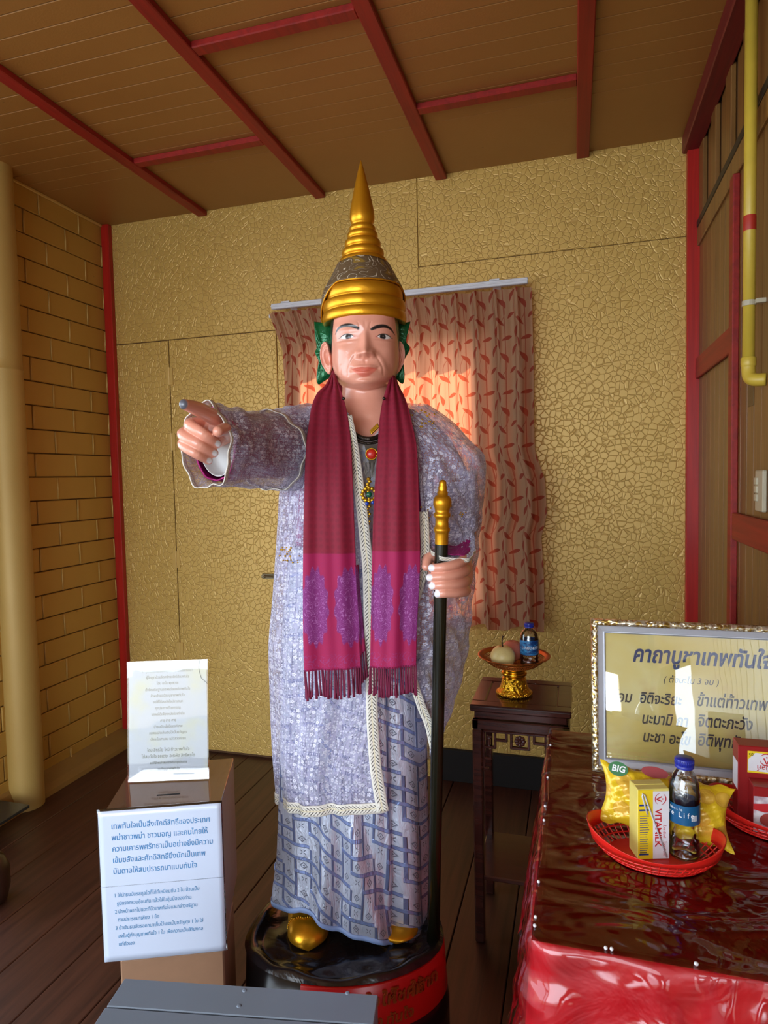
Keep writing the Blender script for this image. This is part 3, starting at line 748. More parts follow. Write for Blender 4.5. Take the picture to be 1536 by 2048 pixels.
def m_scarf():
    t = T('crimson_shawl_weave'); u, v, _ = t.xyz(t.coord('UV'))   # u 0..1 across, v metres above the hem
    wv = (u*260.0).sin()*(v*1500.0).sin()
    blot = t.ss(t.voro(t.vec(u*9, v*60), 1.0, 'F1', .3, dims='2D'), .45, .2)
    burg = t.mix(blot*.5, srgb(136, 14, 46), srgb(116, 10, 38))
    mag = srgb(164, 16, 78)
    m = t.ss(v, .288, .284); col = t.mix(m, burg, mag)
    def pais(cu, cv, wu, hv_):
        du = (u-cu)/wu; dv = (v-cv)/hv_
        an = t.math('ARCTAN2', dv, du); r = (du*du+dv*dv).sqrt() + (an*13.0).sin()*.07
        return t.ss(r, 1.0, .93)
    p = pais(.22, .155, .25, .098).max(pais(.84, .155, .27, .098))
    sc = t.noise(t.vec(u*7, v*48), 1.0, 1, .5, 1.2); line = t.ss((sc*24.0).sin().abs(), .45, .1)
    pc = t.mix(line, srgb(126, 40, 118), srgb(172, 104, 170))
    col = t.mix(p*.92, col, pc)
    bd = t.ss(v, .040, .037); bl_ = t.ss((t.noise(t.vec(u*5, v*40), 1.0, 1, .5, 1.5)*22.0).sin().abs(), .4, .15)*bd
    col = t.mix(bl_*.7, col, srgb(150, 60, 120)); fine = t.ss((sc*60.0).sin(), .2, .9)*m*(1.0-p)
    col = t.mix(fine*.25, col, srgb(140, 24, 90))
    n = t.noise(t.vec(u*4, v*14), 1.0, 3)
    return t.end(t.bsdf(col, .75, 0.0, t.bump(wv*.06+line*p*.3+n, .0015, .6)))
M_SCARF = m_scarf()
M_FRINGE = plain('crimson_fringe', srgb(120, 20, 62), .8, sheen=0) if False else plain('crimson_fringe', srgb(118, 20, 60), .8)
def satin(name, col, col2, rough=.3, metal=.35, bd=.010):
    t = T(name); p = t.coord('Object'); n = t.noise(p, 22, 4, .55, .6)
    return t.end(t.bsdf(t.mix(n, col, col2), rough, metal, t.bump(n, bd, .8)))
M_MAG = satin('magenta_satin', srgb(176, 22, 118), srgb(128, 12, 84), .32, .3)
M_GOLDP = satin('shiny_gold_paint', srgb(228, 164, 34), srgb(212, 146, 24), .33, .75, .0018)
M_WHITE = plain('white_lining', srgb(225, 226, 226), .35)
# ---------------------------------------------------------------- robes
def side_x(pys, pxs, dy):
    """silhouette table -> z, local x arrays"""
    q = [L(a, b, dy) for a, b in zip(pxs, pys)]; z = np.array([p.z for p in q]); x = np.array([p.x for p in q]); return z, x
def wrap(zv, thv, cx, ax_, bf, bk, cy=.02, power=2.2):
    """closed-ish section points.  th=0 front (towards the viewer), positive to the viewer's right"""
    s = np.sin(thv); c = np.cos(thv); b = np.where(c > 0, bf, bk)
    r = (np.abs(s/ax_)**power+np.abs(c/b)**power)**(-1/power)
    return cx + r*s, cy - r*c
# skirt
def build_skirt():
    zl, xl = side_x([1090, 1150, 1300, 1400, 1600, 1700, 1780, 1830], [583, 572, 562, 560, 556, 554, 546, 547], 0.0)
    zr, xr = side_x([1090, 1150, 1400, 1600, 1750, 1870], [835, 846, 853, 857, 861, 868], 0.0)
    nt, nz = 260, 150; TH = np.linspace(-PI, PI, nt+1)
    hem_px = [545, 575, 610, 640, 655, 680, 720, 790, 850, 870]; hem_py = [1812, 1827, 1829, 1836, 1848, 1861, 1870, 1874, 1869, 1861]
    P = np.zeros((nz, nt+1, 3)); UVs = np.zeros((nz, nt+1, 2))
    ztop = 1.27
    hem_dy = [-.03, -.09, -.13, -.142, -.145, -.145, -.145, -.135, -.075, -.01]; xs_h = np.array([L(a, b, d_).x for a, b, d_ in zip(hem_px, hem_py, hem_dy)]); zs_h = np.array([L(a, b, d_).z for a, b, d_ in zip(hem_px, hem_py, hem_dy)])
    for i in range(nz):
        f = i/(nz-1)
        xx = .212*np.sin(TH); zb = np.interp(xx+(-.019), xs_h, zs_h)   # hem height by angle
        zb = np.where(np.cos(TH) > 0, zb, zb*0+.335)
        z = ztop+(zb-ztop)*f
        xL = csp(z, zl, xl); xR = csp(z, zr, xr); cx = (xL+xR)/2; a = (xR-xL)/2
        bf = np.interp(z, [.3, .5, .9, 1.27], [.165, .150, .128, .118]); bk = np.interp(z, [.3, 1.27], [.15, .12])
        fold = np.clip((1.1-z)/.75, 0, 1)
        X, Y = wrap(z, TH, cx, a, bf, bk)
        r = 1+0*z
        # folds: sharp pleat right of centre, diagonal drag from the left hip to the right hem
        k = (.010*np.exp(-((TH-.62)/.05)**2)-.008*np.exp(-((TH-.72)/.05)**2)+.005*np.sin(TH*14+1.0)+.005*np.sin(TH*9-2.0*z))
        diag = .016*np.exp(-(((TH+.55)-(.9-z)*1.5)/.16)**2)*np.clip((.78-z)/.3, 0, 1)
        diag2 = -.010*np.exp(-(((TH+.25)-(.9-z)*1.5)/.14)**2)*np.clip((.78-z)/.3, 0, 1)
        dd = k*fold+diag+diag2
        P[i, :, 0] = X+np.sin(TH)*dd; P[i, :, 1] = Y-np.cos(TH)*dd; P[i, :, 2] = z
        arc = TH*.185+ .018*np.sin(TH*3)*fold; shear = -.16*(z-1.0)*np.clip((-TH-.1), 0, 1)*1.2
        UVs[i, :, 0] = arc+shear*0- .10*np.clip(.75-z, 0, 1)*np.clip(-TH, 0, 1.2); UVs[i, :, 1] = (z-zb)- .25*np.clip(-TH-.1, 0, 1.0)*np.clip(.75-z, 0, 1)
    me = grid_mesh('skirt', P, M_SKIRT, uv=UVs); o = obj('skirt', me, statue, 'silver-blue brocade wrap skirt'); solidify(o, .003)
    G = P[-1].copy(); G[:, 2] += .004; rows_ = np.stack([G+np.array([0, 0, -.007]), G+np.array([0, 0, .006])]); ct = G.mean(0); out = (G-ct); out[:, 2] = 0; out /= np.linalg.norm(out, axis=1)[:, None]; rows_ += out*.0025
    o = obj('hem_binding', grid_mesh('hem_binding', rows_, plain('pale_blue_binding', srgb(150, 176, 226), .5)), statue, 'pale blue hem binding of the skirt'); solidify(o, .002)
build_skirt()
# lilac-white tunic + magenta coat underneath the lace
def loft_part(name, mat, th0, th1, ztop, zbot, left, right, bf, bk, nt=120, nz=70, ripple=.003, label=None, zfun=None, cy=.02, th=.002, off=0.0):
    zl, xl = side_x(*left, 0.0); zr, xr = side_x(*right, 0.0); TH = np.linspace(th0, th1, nt)
    P = np.zeros((nz, nt, 3)); U = np.zeros((nz, nt, 2))
    for i in range(nz):
        zt = ztop(TH) if callable(ztop) else ztop+0*TH; zb_ = zbot(TH) if callable(zbot) else zbot+0*TH
        z = zt+(zb_-zt)*i/(nz-1)
        xL = csp(z, zl, xl); xR = csp(z, zr, xr)
        X, Y = wrap(z, TH, (xL+xR)/2, (xR-xL)/2+off, bf(z)+off, bk(z)+off, cy)
        dd = ripple*(np.sin(TH*17+z*5)+.7*np.sin(TH*29-z*9+1))
        P[i, :, 0] = X+np.sin(TH)*dd; P[i, :, 1] = Y-np.cos(TH)*dd; P[i, :, 2] = z
        U[i, :, 0] = TH*.2; U[i, :, 1] = z
    o = obj(name, grid_mesh(name, P, mat, uv=U), statue, label); solidify(o, th); return o
coatL = ([795, 810, 835, 900, 1000, 1130], [664, 645, 612, 592, 592, 592]); coatR = ([795, 810, 835, 900, 1000, 1130], [790, 812, 842, 862, 860, 852])
bfc = lambda z: np.interp(z, [1.2, 1.45, 1.55, 1.62, 1.66], [.125, .122, .118, .092, .066]); bkc = lambda z: np.interp(z, [1.2, 1.55, 1.62, 1.66], [.125, .125, .098, .078])
t = T('pale_blue_floral_tunic'); pp = t.coord('Object'); nn_ = t.noise(pp, 60, 3, .6, 1.0); x_, y_, z_ = t.xyz(pp)
bl_ = t.ss(z_, 1.17, 1.20)*t.ss(z_, 1.235, 1.21)
M_TUNIC = t.end(t.bsdf(t.mix(bl_.max(0), t.mix(t.ss(nn_, .45, .6), srgb(236, 236, 240), srgb(190, 196, 222)), srgb(44, 120, 200)), .5, .05, t.bump(nn_, .003, .5)))
loft_part('tunic', M_TUNIC, -.9, .9, lambda TH: 1.553-.0*TH+np.clip(np.abs(TH)-.25, 0, .6)*.12, 1.13, coatL, coatR, bfc, bkc, 60, 60, .001, 'pale blue flowered tunic with gold hanging ornaments', off=-.004)
loft_part('coat', M_MAG, .95, 2*PI-.95, 1.628, 1.19, coatL, coatR, bfc, bkc, 140, 60, .003, 'magenta satin under-coat')
# sleeve tubes
def tube_grid(name, rings, mat, label=None, nt=72, nz=60, ripple=0.004, uvs=.2, th=.0015, parent=None, wavy=0.0, shear=3.0):
    """rings: (centre, half-width vector, half-height vector) with smooth interpolation"""
    A = np.array([np.concatenate([np.array(c), np.array(a), np.array(b)]) for c, a, b in rings]); m = nz
    path = np.array(smooth_path([tuple(r) for r in A], max(2, m//(len(A)-1)))); m = len(path)
    TH = np.linspace(0, 2*PI, nt+1); P = np.zeros((m, nt+1, 3)); U = np.zeros((m, nt+1, 2)); dist = 0
    for i in range(m):
        c, a, b = path[i, :3], path[i, 3:6], path[i, 6:9]
        if i: dist += np.linalg.norm(path[i, :3]-path[i-1, :3])
        f = i/(m-1); k = 1+ripple/np.linalg.norm(b)*(np.sin(TH*5+f*shear*4)+.8*np.sin(TH*11-f*shear*6)+.6*np.sin(f*26+TH*2)+ .5*np.sin(f*47-TH*3))
        if wavy: k = k + wavy*np.sin(TH*6+.5)*(1-f)**4
        P[i] = c+np.outer(np.cos(TH)*k, a)+np.outer(np.sin(TH)*k, b); U[i, :, 0] = TH*uvs*.5; U[i, :, 1] = dist
    o = obj(name, grid_mesh(name, P, mat, uv=U), parent or statue, label)
    if mat is not M_LACE: solidify(o, th)
    return o, P
def vL(px, py, dy): return np.array(L(px, py, dy))
cc = vL(413, 893, -.375); sh = vL(600, 888, .02)
axv = sh-cc; axn = axv/np.linalg.norm(axv); hgt = np.array([0, 0, 1.0]); hgt = hgt-axn*hgt.dot(axn); hgt /= np.linalg.norm(hgt); wid = np.cross(hgt, axn); wid = wid if wid[0] > 0 else -wid
W0 = 1.0/abs(wid[0])
s1 = (D0-.375)/FPX
rings = [(cc, wid*(56*s1*W0*.96), hgt*(85*s1)), (vL(452, 893, -.31), wid*.068, hgt*.086), (vL(500, 899, -.20), wid*.080, hgt*.088), (vL(552, 902, -.09), wid*.095, hgt*.102), (vL(600, 890, .00), wid*.10, hgt*.110), (vL(640, 880, .05), wid*.09, hgt*.09)]
osl, Psl = tube_grid('lace_sleeve', rings, M_LACE, 'sheer lilac lace sleeve pushed back on the pointing arm', ripple=.0035, wavy=.035)
# magenta under-sleeve with shiny cuff, white plug
r2 = [(cc+axn*.018+np.array([.006, 0, .004]), wid*.0505, hgt*.078), (cc+axn*.07, wid*.058, hgt*.076), (vL(500, 893, -.20), wid*.066, hgt*.074), (vL(560, 890, -.07), wid*.078, hgt*.080), (vL(610, 878, .02), wid*.07, hgt*.070)]
tube_grid('under_sleeve', r2, M_MAG, 'magenta satin under-sleeve', ripple=.0012, th=.004)
r3 = [(cc+axn*.020+np.array([.010, 0, .006]), wid*.0455, hgt*.071), (cc+axn*.022+np.array([.010, 0, .006]), wid*.044, hgt*.069), (cc+axn*.052+np.array([.010, 0, .006]), wid*.040, hgt*.064), (cc+axn*.060+np.array([.010, 0, .006]), wid*.02, hgt*.03), (cc+axn*.061+np.array([.010, 0, .006]), wid*.001, hgt*.001)]
tube_grid('cuff_lining', r3, M_WHITE, 'smooth white lining inside the cuff', ripple=0, th=.001)
# braid round the cuff opening and a second band on the upper sleeve
def ribbon(name, pts, nrm, width, mat=M_TRIM, label=None, parent=None, th=.0018):
    Pp = np.array([p if len(p) == 3 else p for p in pts], float); n = len(Pp); tan = np.gradient(Pp, axis=0); tan /= np.linalg.norm(tan, axis=1)[:, None]
    N = np.array(nrm, float); N = N if N.ndim == 2 else np.tile(N, (n, 1)); side = np.cross(tan, N); side /= np.linalg.norm(side, axis=1)[:, None]
    d = np.concatenate([[0], np.cumsum(np.linalg.norm(np.diff(Pp, axis=0), axis=1))]); G = np.zeros((n, 5, 3)); U = np.zeros((n, 5, 2))
    w = np.array(width) if hasattr(width, '__len__') else np.full(n, width)
    for j in range(5): G[:, j] = Pp+side*((j/4-.5)*w)[:, None]; U[:, j, 0] = j/4; U[:, j, 1] = d
    o = obj(name, grid_mesh(name, G, mat, uv=U), parent or statue, label); solidify(o, th); return o
edge = Psl[0]; cen = edge.mean(0); ribbon('cuff_braid', np.roll(edge[:-1], 0, 0).tolist()+[edge[0].tolist()], np.array([ (p-cen)/np.linalg.norm(p-cen) for p in edge[:-1]]+[(edge[0]-cen)/np.linalg.norm(edge[0]-cen)]), .012, label='cream and gold braid round the cuff')
rr = Psl[34]; cen = rr.mean(0); ribbon('sleeve_braid', (rr+(rr-cen)*.02).tolist(), np.array([(p-cen)/np.linalg.norm(p-cen) for p in rr]), .017)
# main lace robe: wraps from the front edge left of centre, round the back, to the hanging right edge
def build_robe():
    lpy = [800, 812, 835, 880, 940, 985, 1040, 1100, 1200, 1300, 1400, 1500, 1600, 1640]; lpx = [650, 602, 582, 575, 572, 556, 552, 548, 542, 537, 542, 548, 557, 560]
    rpy = [795, 800, 815, 850, 880, 915, 935, 1000, 1100, 1200, 1300, 1400, 1450, 1500]; rpx = [800, 838, 868, 915, 942, 972, 974, 968, 957, 945, 935, 912, 895, 878]
    zl, xl = side_x(lpy, lpx, .0); zr, xr = side_x(rpy, rpx, .0)
    # front edge of the left panel (the braid) and of the right panel, in local coordinates
    fe = [(697, 832), (704, 870), (716, 960), (728, 1060), (737, 1160), (739, 1260), (742, 1340), (744, 1420), (750, 1520), (760, 1590), (766, 1622)]
    ge = [(806, 800), (832, 900), (846, 1000), (850, 1090), (846, 1140), (836, 1180), (822, 1230), (815, 1290), (824, 1350), (842, 1410), (858, 1450), (868, 1495)]
    dyf = lambda py: np.interp(py, [820, 870, 1000, 1200, 1400, 1620], [-.105, -.130, -.145, -.150, -.152, -.165])
    dyg = lambda py: np.interp(py, [800, 900, 1050, 1150, 1300, 1500], [-.085, -.130, -.150, -.150, -.142, -.125])
    fe3 = np.array([L(a, b, float(dyf(b))) for a, b in fe]); ge3 = np.array([L(a, b, float(dyg(b))) for a, b in ge])
    zf, xf, yf = fe3[::-1, 2], fe3[::-1, 0], fe3[::-1, 1]; zg, xg, yg = ge3[::-1, 2], ge3[::-1, 0], ge3[::-1, 1]
    nt, nz = 300, 190; s = np.linspace(0, 1, nt)         # s: 0 left front edge .. 1 right front edge
    P = np.zeros((nz, nt, 3)); U = np.zeros((nz, nt, 2))
    hs = [0, .12, .22, .3, .45, .75, .85, .93, 1.0]
    hz = [L(766, 1622, -.165).z, L(700, 1635, -.16).z, L(620, 1634, -.13).z, L(560, 1600, 0).z, .58, .60, .66, L(880, 1490, 0).z, L(868, 1495, -.125).z]
    zb = csp(s, hs, hz)
    ts = [0, .12, .3, .5, .8, .93, 1.0]; tz = [L(697, 832, -.1).z, 1.635, 1.645, 1.65, 1.645, 1.640, L(806, 800, -.085).z]
    ztp = csp(s, ts, tz)
    for i in range(nz):
        f = i/(nz-1); z = ztp+(zb-ztp)*f
        xL = csp(z, zl, xl); xR = csp(z, zr, xr)
        X0 = csp(z, zf, xf); Y0 = csp(z, zf, yf); X1 = csp(z, zg, xg); Y1 = csp(z, zg, yg)
        cx = (xL+xR)/2; a = (xR-xL)/2; cyc = .02
        # angles of the two edges on the section
        th0 = np.arctan2((X0-cx)/a, (cyc-Y0)/.165); th1 = np.arctan2((X1-cx)/a, (cyc-Y1)/.165)
        th = th0 + (-(2*PI) + (th1-th0))*s           # goes left, round the back
        sn, cn = np.sin(th), np.cos(th); b = np.where(cn > 0, np.interp(z, [.5, 1.3, 1.55, 1.62, 1.65], [.175, .165, .140, .108, .085]), np.interp(z, [.5, 1.3, 1.55, 1.65], [.17, .15, .13, .085]))
        r = (np.abs(sn/a)**2.15+np.abs(cn/b)**2.15)**(-1/2.15); X = cx+r*sn; Y = cyc-r*cn
        w0 = np.exp(-(s/.05)**2); w1 = np.exp(-((1-s)/.05)**2)
        X = X*(1-w0)+X0*w0; Y = Y*(1-w0)+Y0*w0; X = X*(1-w1)+X1*w1; Y = Y*(1-w1)+Y1*w1
        lowf = np.clip((1.62-z)/.25, 0, 1)*(1-np.maximum(w0, w1))
        fold = (.0065*np.sin(th*7+1.2*z)+.0045*np.sin(th*15-3*z)+.003*np.sin(th*27+4*z))*lowf
        fold += .014*np.exp(-((th+1.15+.25*np.sin(z*3))/.07)**2)*lowf*np.clip((1.6-z)/.1, 0, 1)*np.clip((z-.9)/.2, 0, 1)
        rgt = np.exp(-((th+2*PI-1.0)/.5)**2)
        fold += .008*np.sin((th+z*3.2)*22)*rgt*lowf
        P[i, :, 0] = X+sn*fold; P[i, :, 1] = Y-cn*fold; P[i, :, 2] = z
        U[i, :, 0] = th*.21; U[i, :, 1] = z
    o = obj('lace_robe', grid_mesh('lace_robe', P, M_LACE, uv=U), statue, 'sheer lilac lace robe open down the front')
    def off(q, d): q = q.copy(); q[:, 1] -= d; return q
    e0 = off(P[:, 0], .004); e1 = off(P[:, -1], .003)
    nrm = np.array([0, -1.0, 0])
    ribbon('front_braid', e0.tolist(), nrm, np.interp(np.arange(nz), [0, 25, nz-1], [.018, .026, .030]), label='cream leaf braid down the open edge')
    ribbon('side_braid', e1[60:].tolist(), nrm, .022, label='cream leaf braid on the drooping edge')
    nh = 150; hem = P[-1, :nh]; th_n = np.stack([hem[:, 0]-hem[:, 0].mean()*0, hem[:, 1]-.02, hem[:, 0]*0], 1); th_n /= np.linalg.norm(th_n, axis=1)[:, None]
    h2 = hem+th_n*.003; h2[:, 2] += .012; ribbon('hem_braid', h2.tolist(), th_n, .028, label='cream leaf braid along the hem')
    return P
PR = build_robe()
# right sleeve round the wrist
w = vL(904, 1101, -.138); r4 = [(w, np.array([.056, .0, -.006]), np.array([0, .052, .018])), (w+np.array([.006, .045, .030]), np.array([.056, 0, 0]), np.array([0, .045, .03])), (w+np.array([.010, .11, .07]), np.array([.070, 0, 0]), np.array([0, .06, .03])), (w+np.array([.0, .10, .19]), np.array([.08, 0, 0]), np.array([0, .07, .02]))]
o4, P4 = tube_grid('wrist_sleeve', r4, M_LACE, 'lace cuff gathered above the fist', ripple=.002, wavy=.03)
r5 = [(a+np.array([0, .004+.02*min(i_, 1), .006]), b*.80, c*.78) for i_, (a, b, c) in enumerate(r4[:2])]; tube_grid('under_sleeve', r5, M_MAG, 'magenta satin under-sleeve', ripple=.002)
e = P4[0]; cen = e.mean(0); ribbon('cuff_braid', e.tolist(), np.array([(p-cen)/np.linalg.norm(p-cen) for p in e]), .010)
# ---------------------------------------------------------------- scarf
def panel_scarf(rows, nt=44, m=14, thick=.004, flip=1, seed=0):
    """rows: (pxL, pyL, dyL, pxR, pyR, dyR) from neck to hem"""
    A = np.array(smooth_path([tuple(L(r[0], r[1], r[2]))+tuple(L(r[3], r[4], r[5])) for r in rows], m)); n = len(A); s = np.linspace(0, 1, nt)
    P = np.zeros((n, nt, 3)); U = np.zeros((n, nt, 2)); dd = np.concatenate([[0], np.cumsum(np.linalg.norm(np.diff((A[:, :3]+A[:, 3:])/2, axis=0), axis=1))])
    for i in range(n):
        l, r = A[i, :3], A[i, 3:]; w = np.linalg.norm(r-l); f = i/(n-1)
        q = l[None]*(1-s[:, None])+r[None]*s[:, None]
        g = .75+.25*f; tight = np.exp(-f*4)
        bulge = .006*np.sin(PI*s)+(.0035+.004*tight)*np.sin(s*9+seed+f*1.2)*g+(.0022+.0035*tight)*np.sin(s*19+2*seed-f*1.5)+.0012*np.sin(s*4+f*15+seed)
        q[:, 1] -= bulge; P[i] = q; U[i, :, 0] = s; U[i, :, 1] = dd[-1]-dd[i]
    return P, U
scarf = obj('scarf', None, statue, 'crimson shawl with magenta paisley ends hanging from the neck')
SL = [(664, 750, -.005, 671, 752, -.030), (652, 772, -.040, 679, 775, -.060), (636, 787, -.065, 687, 797, -.080), (625, 812, -.100, 693, 820, -.105), (619, 848, -.130, 698, 850, -.128), (613, 900, -.155, 703, 900, -.150), (609, 1000, -.175, 707, 1000, -.166), (607, 1130, -.186, 712, 1130, -.176), (607, 1250, -.190, 717, 1250, -.180), (609, 1342, -.190, 722, 1336, -.180)]
SRr = [(782, 752, -.030, 789, 750, -.005), (774, 775, -.060, 799, 773, -.040), (767, 797, -.080, 808, 790, -.065), (762, 820, -.105, 817, 815, -.100), (758, 850, -.128, 825, 850, -.128), (755, 900, -.158, 834, 900, -.150), (748, 1000, -.178, 838, 1000, -.168), (744, 1130, -.188, 840, 1130, -.178), (742, 1250, -.192, 834, 1250, -.180), (740, 1337, -.192, 832, 1332, -.180)]
for k, rows in enumerate((SL, SRr)):
    P, U = panel_scarf(rows, seed=k*2.1+.6); o = obj('scarf_end', grid_mesh('scarf_end', P, M_SCARF, uv=U), scarf, ('scarf end hanging beside the pointing arm', 'scarf end hanging beside the staff')[k]); solidify(o, .004)
    mb = MB(); hem = P[-1]; nstr = 27
    for j in range(nstr):
        a = hem[int(j*(len(hem)-1)/(nstr-1))]; Ln = .072+random.uniform(-.006, .006); sx_ = random.uniform(-.004, .004); sy_ = random.uniform(-.004, .002)
        pts = [(a[0]+sx_*t_, a[1]+sy_*t_-.001, a[2]+.004-Ln*t_) for t_ in (0, .3, .7, .9, 1.0)]
        mb.tube(pts, [.0016, .0018, .0022, .0030, .0034], 6)
    obj('fringe', mb.mesh('fringe', M_FRINGE, True), scarf, kind='stuff')
# hanging inner corner of the left end
P, U = panel_scarf([(706, 1130, -.170, 716, 1130, -.165), (708, 1200, -.170, 722, 1200, -.163), (710, 1260, -.168, 727, 1255, -.162), (712, 1318, -.166, 731, 1300, -.162)], nt=10, seed=3)
o = obj('scarf_fold', grid_mesh('scarf_fold', P, M_SCARF, uv=U*np.array([.4, 1])+np.array([.6, .03])), scarf); solidify(o, .003)
mb = MB()
for j in range(6):
    a = P[-1][int(j*9/5)]; mb.tube([(a[0]+.002*t_, a[1], a[2]+.003-.072*t_) for t_ in (0, .4, .85, 1)], [.0016, .0018, .0028, .0034], 6)
obj('fringe', mb.mesh('fringe', M_FRINGE, True), scarf, kind='stuff')
# roll of cloth round the back of the neck
pts = [Lv(668, 757, -.015), Lv(672, 752, .03), (HX-.05, .100, 1.69), (HX, .112, 1.695), (HX+.05, .100, 1.69), Lv(781, 752, .03), Lv(785, 757, -.015)]
mb = MB(); sp = smooth_path(pts, 8); mb.tube(sp, [.006+.012*math.sin(PI*i/(len(sp)-1)) for i in range(len(sp))], 16, flat=1.6)
obj('neck_roll', mb.mesh('neck_roll', plain('crimson_cloth', srgb(124, 14, 42), .75), True), scarf)
# ---------------------------------------------------------------- crown
crown = obj('crown', None, statue, 'tall tiered gold crown with pointed spire')
CX = L(726, 600, -.09).x; cyc = .018
def zc_(py, r): return L(726, py, cyc-r).z       # py measured on the front of a ring of radius r
RS = .00130
prof = []
def ringp(py0, py1, r, bulge, n=7):
    z0 = zc_(py0, r); z1 = zc_(py1, r)
    for i in range(n):
        a = PI*i/(n-1); prof.append((r+bulge*math.sin(a), z0+(z1-z0)*(1-math.cos(a))/2))
prof.append((.070, zc_(626, .1))); prof.append((.098, zc_(629, .1)))
ringp(630, 608, .1085, .0045); ringp(608, 585, .1075, .0042); ringp(585, 560, .1010, .0045)
prof += [(.094, zc_(556, .094)), (.080, zc_(537, .08)), (.066, zc_(518, .066))]
ringp(520, 504, .0585, .0050); ringp(503, 487, .0515, .0050); ringp(486, 470, .0440, .0045); ringp(469, 456, .0370, .0040); ringp(455, 445, .0325, .0025)
for py, hw in ((444, 20), (440, 22.5), (432, 25), (424, 25.5), (412, 24.5), (400, 22), (385, 18.5), (370, 15), (355, 11), (340, 7), (328, 3.2), (320, .3)):
    prof.append((hw*RS, zc_(py, hw*RS)))
obj('crown_tiers', MB().lathe(prof, 96, (0, 0, 0), 1.0, 1.0).mesh('crown_tiers', M_GOLDP, True), crown).location = (CX, cyc, 0)
# brocade sash round the crown, drooping at the back
t = T('grey_gold_scroll_brocade'); u, v, _ = t.xyz(t.coord('UV')); n_ = t.noise(t.vec(u*15, v*22), 1.0, 0.5, .5, 1.6)
ln = t.ss((n_*15.0).sin().abs(), .24, .08); ff = t.noise(t.vec(u*90, v*300), 1.0, 2)
colb = t.mix(t.ss((n_*8.0).sin(), .3, .7), srgb(122, 100, 72), srgb(176, 142, 60)); colb = t.mix(ff*.45, colb, srgb(84, 68, 50)); colb = t.mix(ln, colb, srgb(222, 210, 186))
M_SASH = t.end(t.bsdf(colb, .42, .35, t.bump(ln+ff*.4, .003, .9)))
nt = 160; TH = np.linspace(-PI, PI, nt+1); P = np.zeros((14, nt+1, 3)); U = np.zeros((14, nt+1, 2))
ztop = zc_(512, .060)+ -.006*np.abs(np.sin(TH)); drop = np.where(TH < 0, np.clip((-TH-.75)/1.0, 0, 1), np.clip((TH-1.15)/.9, 0, 1)*.6)
zbt = zc_(558, .094)-drop*.085
for i in range(14):
    f = i/13; z = ztop+(zbt-ztop)*f; zz0 = [p[1] for p in prof]; rr0 = [p[0] for p in prof]
    zs_ = [zc_(628, .1), zc_(600, .1), zc_(571, .1), zc_(560, .0985), zc_(537, .08), zc_(515, .062), zc_(500, .06)]
    r = np.interp(z, zs_, [.117, .1145, .109, .1035, .084, .069, .066])+.0025*np.sin(f*PI)
    P[i, :, 0] = CX+r*np.sin(TH); P[i, :, 1] = cyc-r*np.cos(TH); P[i, :, 2] = z; U[i, :, 0] = TH*.1; U[i, :, 1] = z
o = obj('brocade_sash', grid_mesh('brocade_sash', P, M_SASH, uv=U), crown, 'grey and gold scrolled sash tied round the crown'); solidify(o, .003)
mb = MB(); ed = P[-1]; mb.tube([tuple(p) for p in ed[::2]], .0022, 6); obj('sash_cord', mb.mesh('sash_cord', M_GOLDP, True), crown)
# ---------------------------------------------------------------- green ear ornaments
M_GREEN = plain('glossy_green_enamel', srgb(10, 110, 62), .16, .3, .25, 120, .6)
def ornament(outline, dy, name='ear_ornament', th=.016):
    # outline in photo pixels; puffed slab with relief ridges
    c2 = np.array(outline, float); ctr = c2.mean(0); N = len(c2)
    P2 = np.array(smooth_path([tuple(p) for p in c2]+[tuple(c2[0])], 4))[:-1]; n = len(P2); v = []; f = []
    lv = [(1.0, 0), (.97, .45), (.80, .85), (.5, 1.0), (.2, .9)]
    for sgn in (-1, 1):
        for k, h in lv:
            for p in P2:
                q = ctr+(p-ctr)*k; w_ = L(float(q[0]), float(q[1]), dy); rg = .003*math.sin(q[1]*.55+q[0]*.2)*h
                v.append((w_.x, w_.y+sgn*(th*.5*h)+sgn*rg, w_.z))
    m = len(lv)
    for s_ in (0, 1):
        b = s_*m*n
        for i in range(m-1):
            for j in range(n):
                q = (b+i*n+j, b+i*n+(j+1) % n, b+(i+1)*n+(j+1) % n, b+(i+1)*n+j); f.append(q if s_ else q[::-1])
        f.append(tuple(b+(m-1)*n+j for j in range(n)))
    for j in range(n): pass
    me = MB().add(v, f).mesh(name, M_GREEN, True); import bmesh
    b_ = bmesh.new(); b_.from_mesh(me); bmesh.ops.remove_doubles(b_, verts=b_.verts, dist=.0002); b_.to_mesh(me); b_.free()
    obj(name, me, statue, 'glossy green leaf-shaped ear flange')
ornament([(628, 643), (645, 645), (662, 646), (668, 675), (672, 720), (676, 745), (664, 753), (648, 763), (637, 769), (633, 757), (635, 738), (637, 722), (630, 706), (633, 694), (630, 672)], .035)
ornament([(821, 643), (806, 646), (790, 650), (786, 700), (782, 745), (792, 758), (805, 768), (809, 756), (808, 738), (804, 728), (820, 698), (813, 684), (816, 665)], .035)
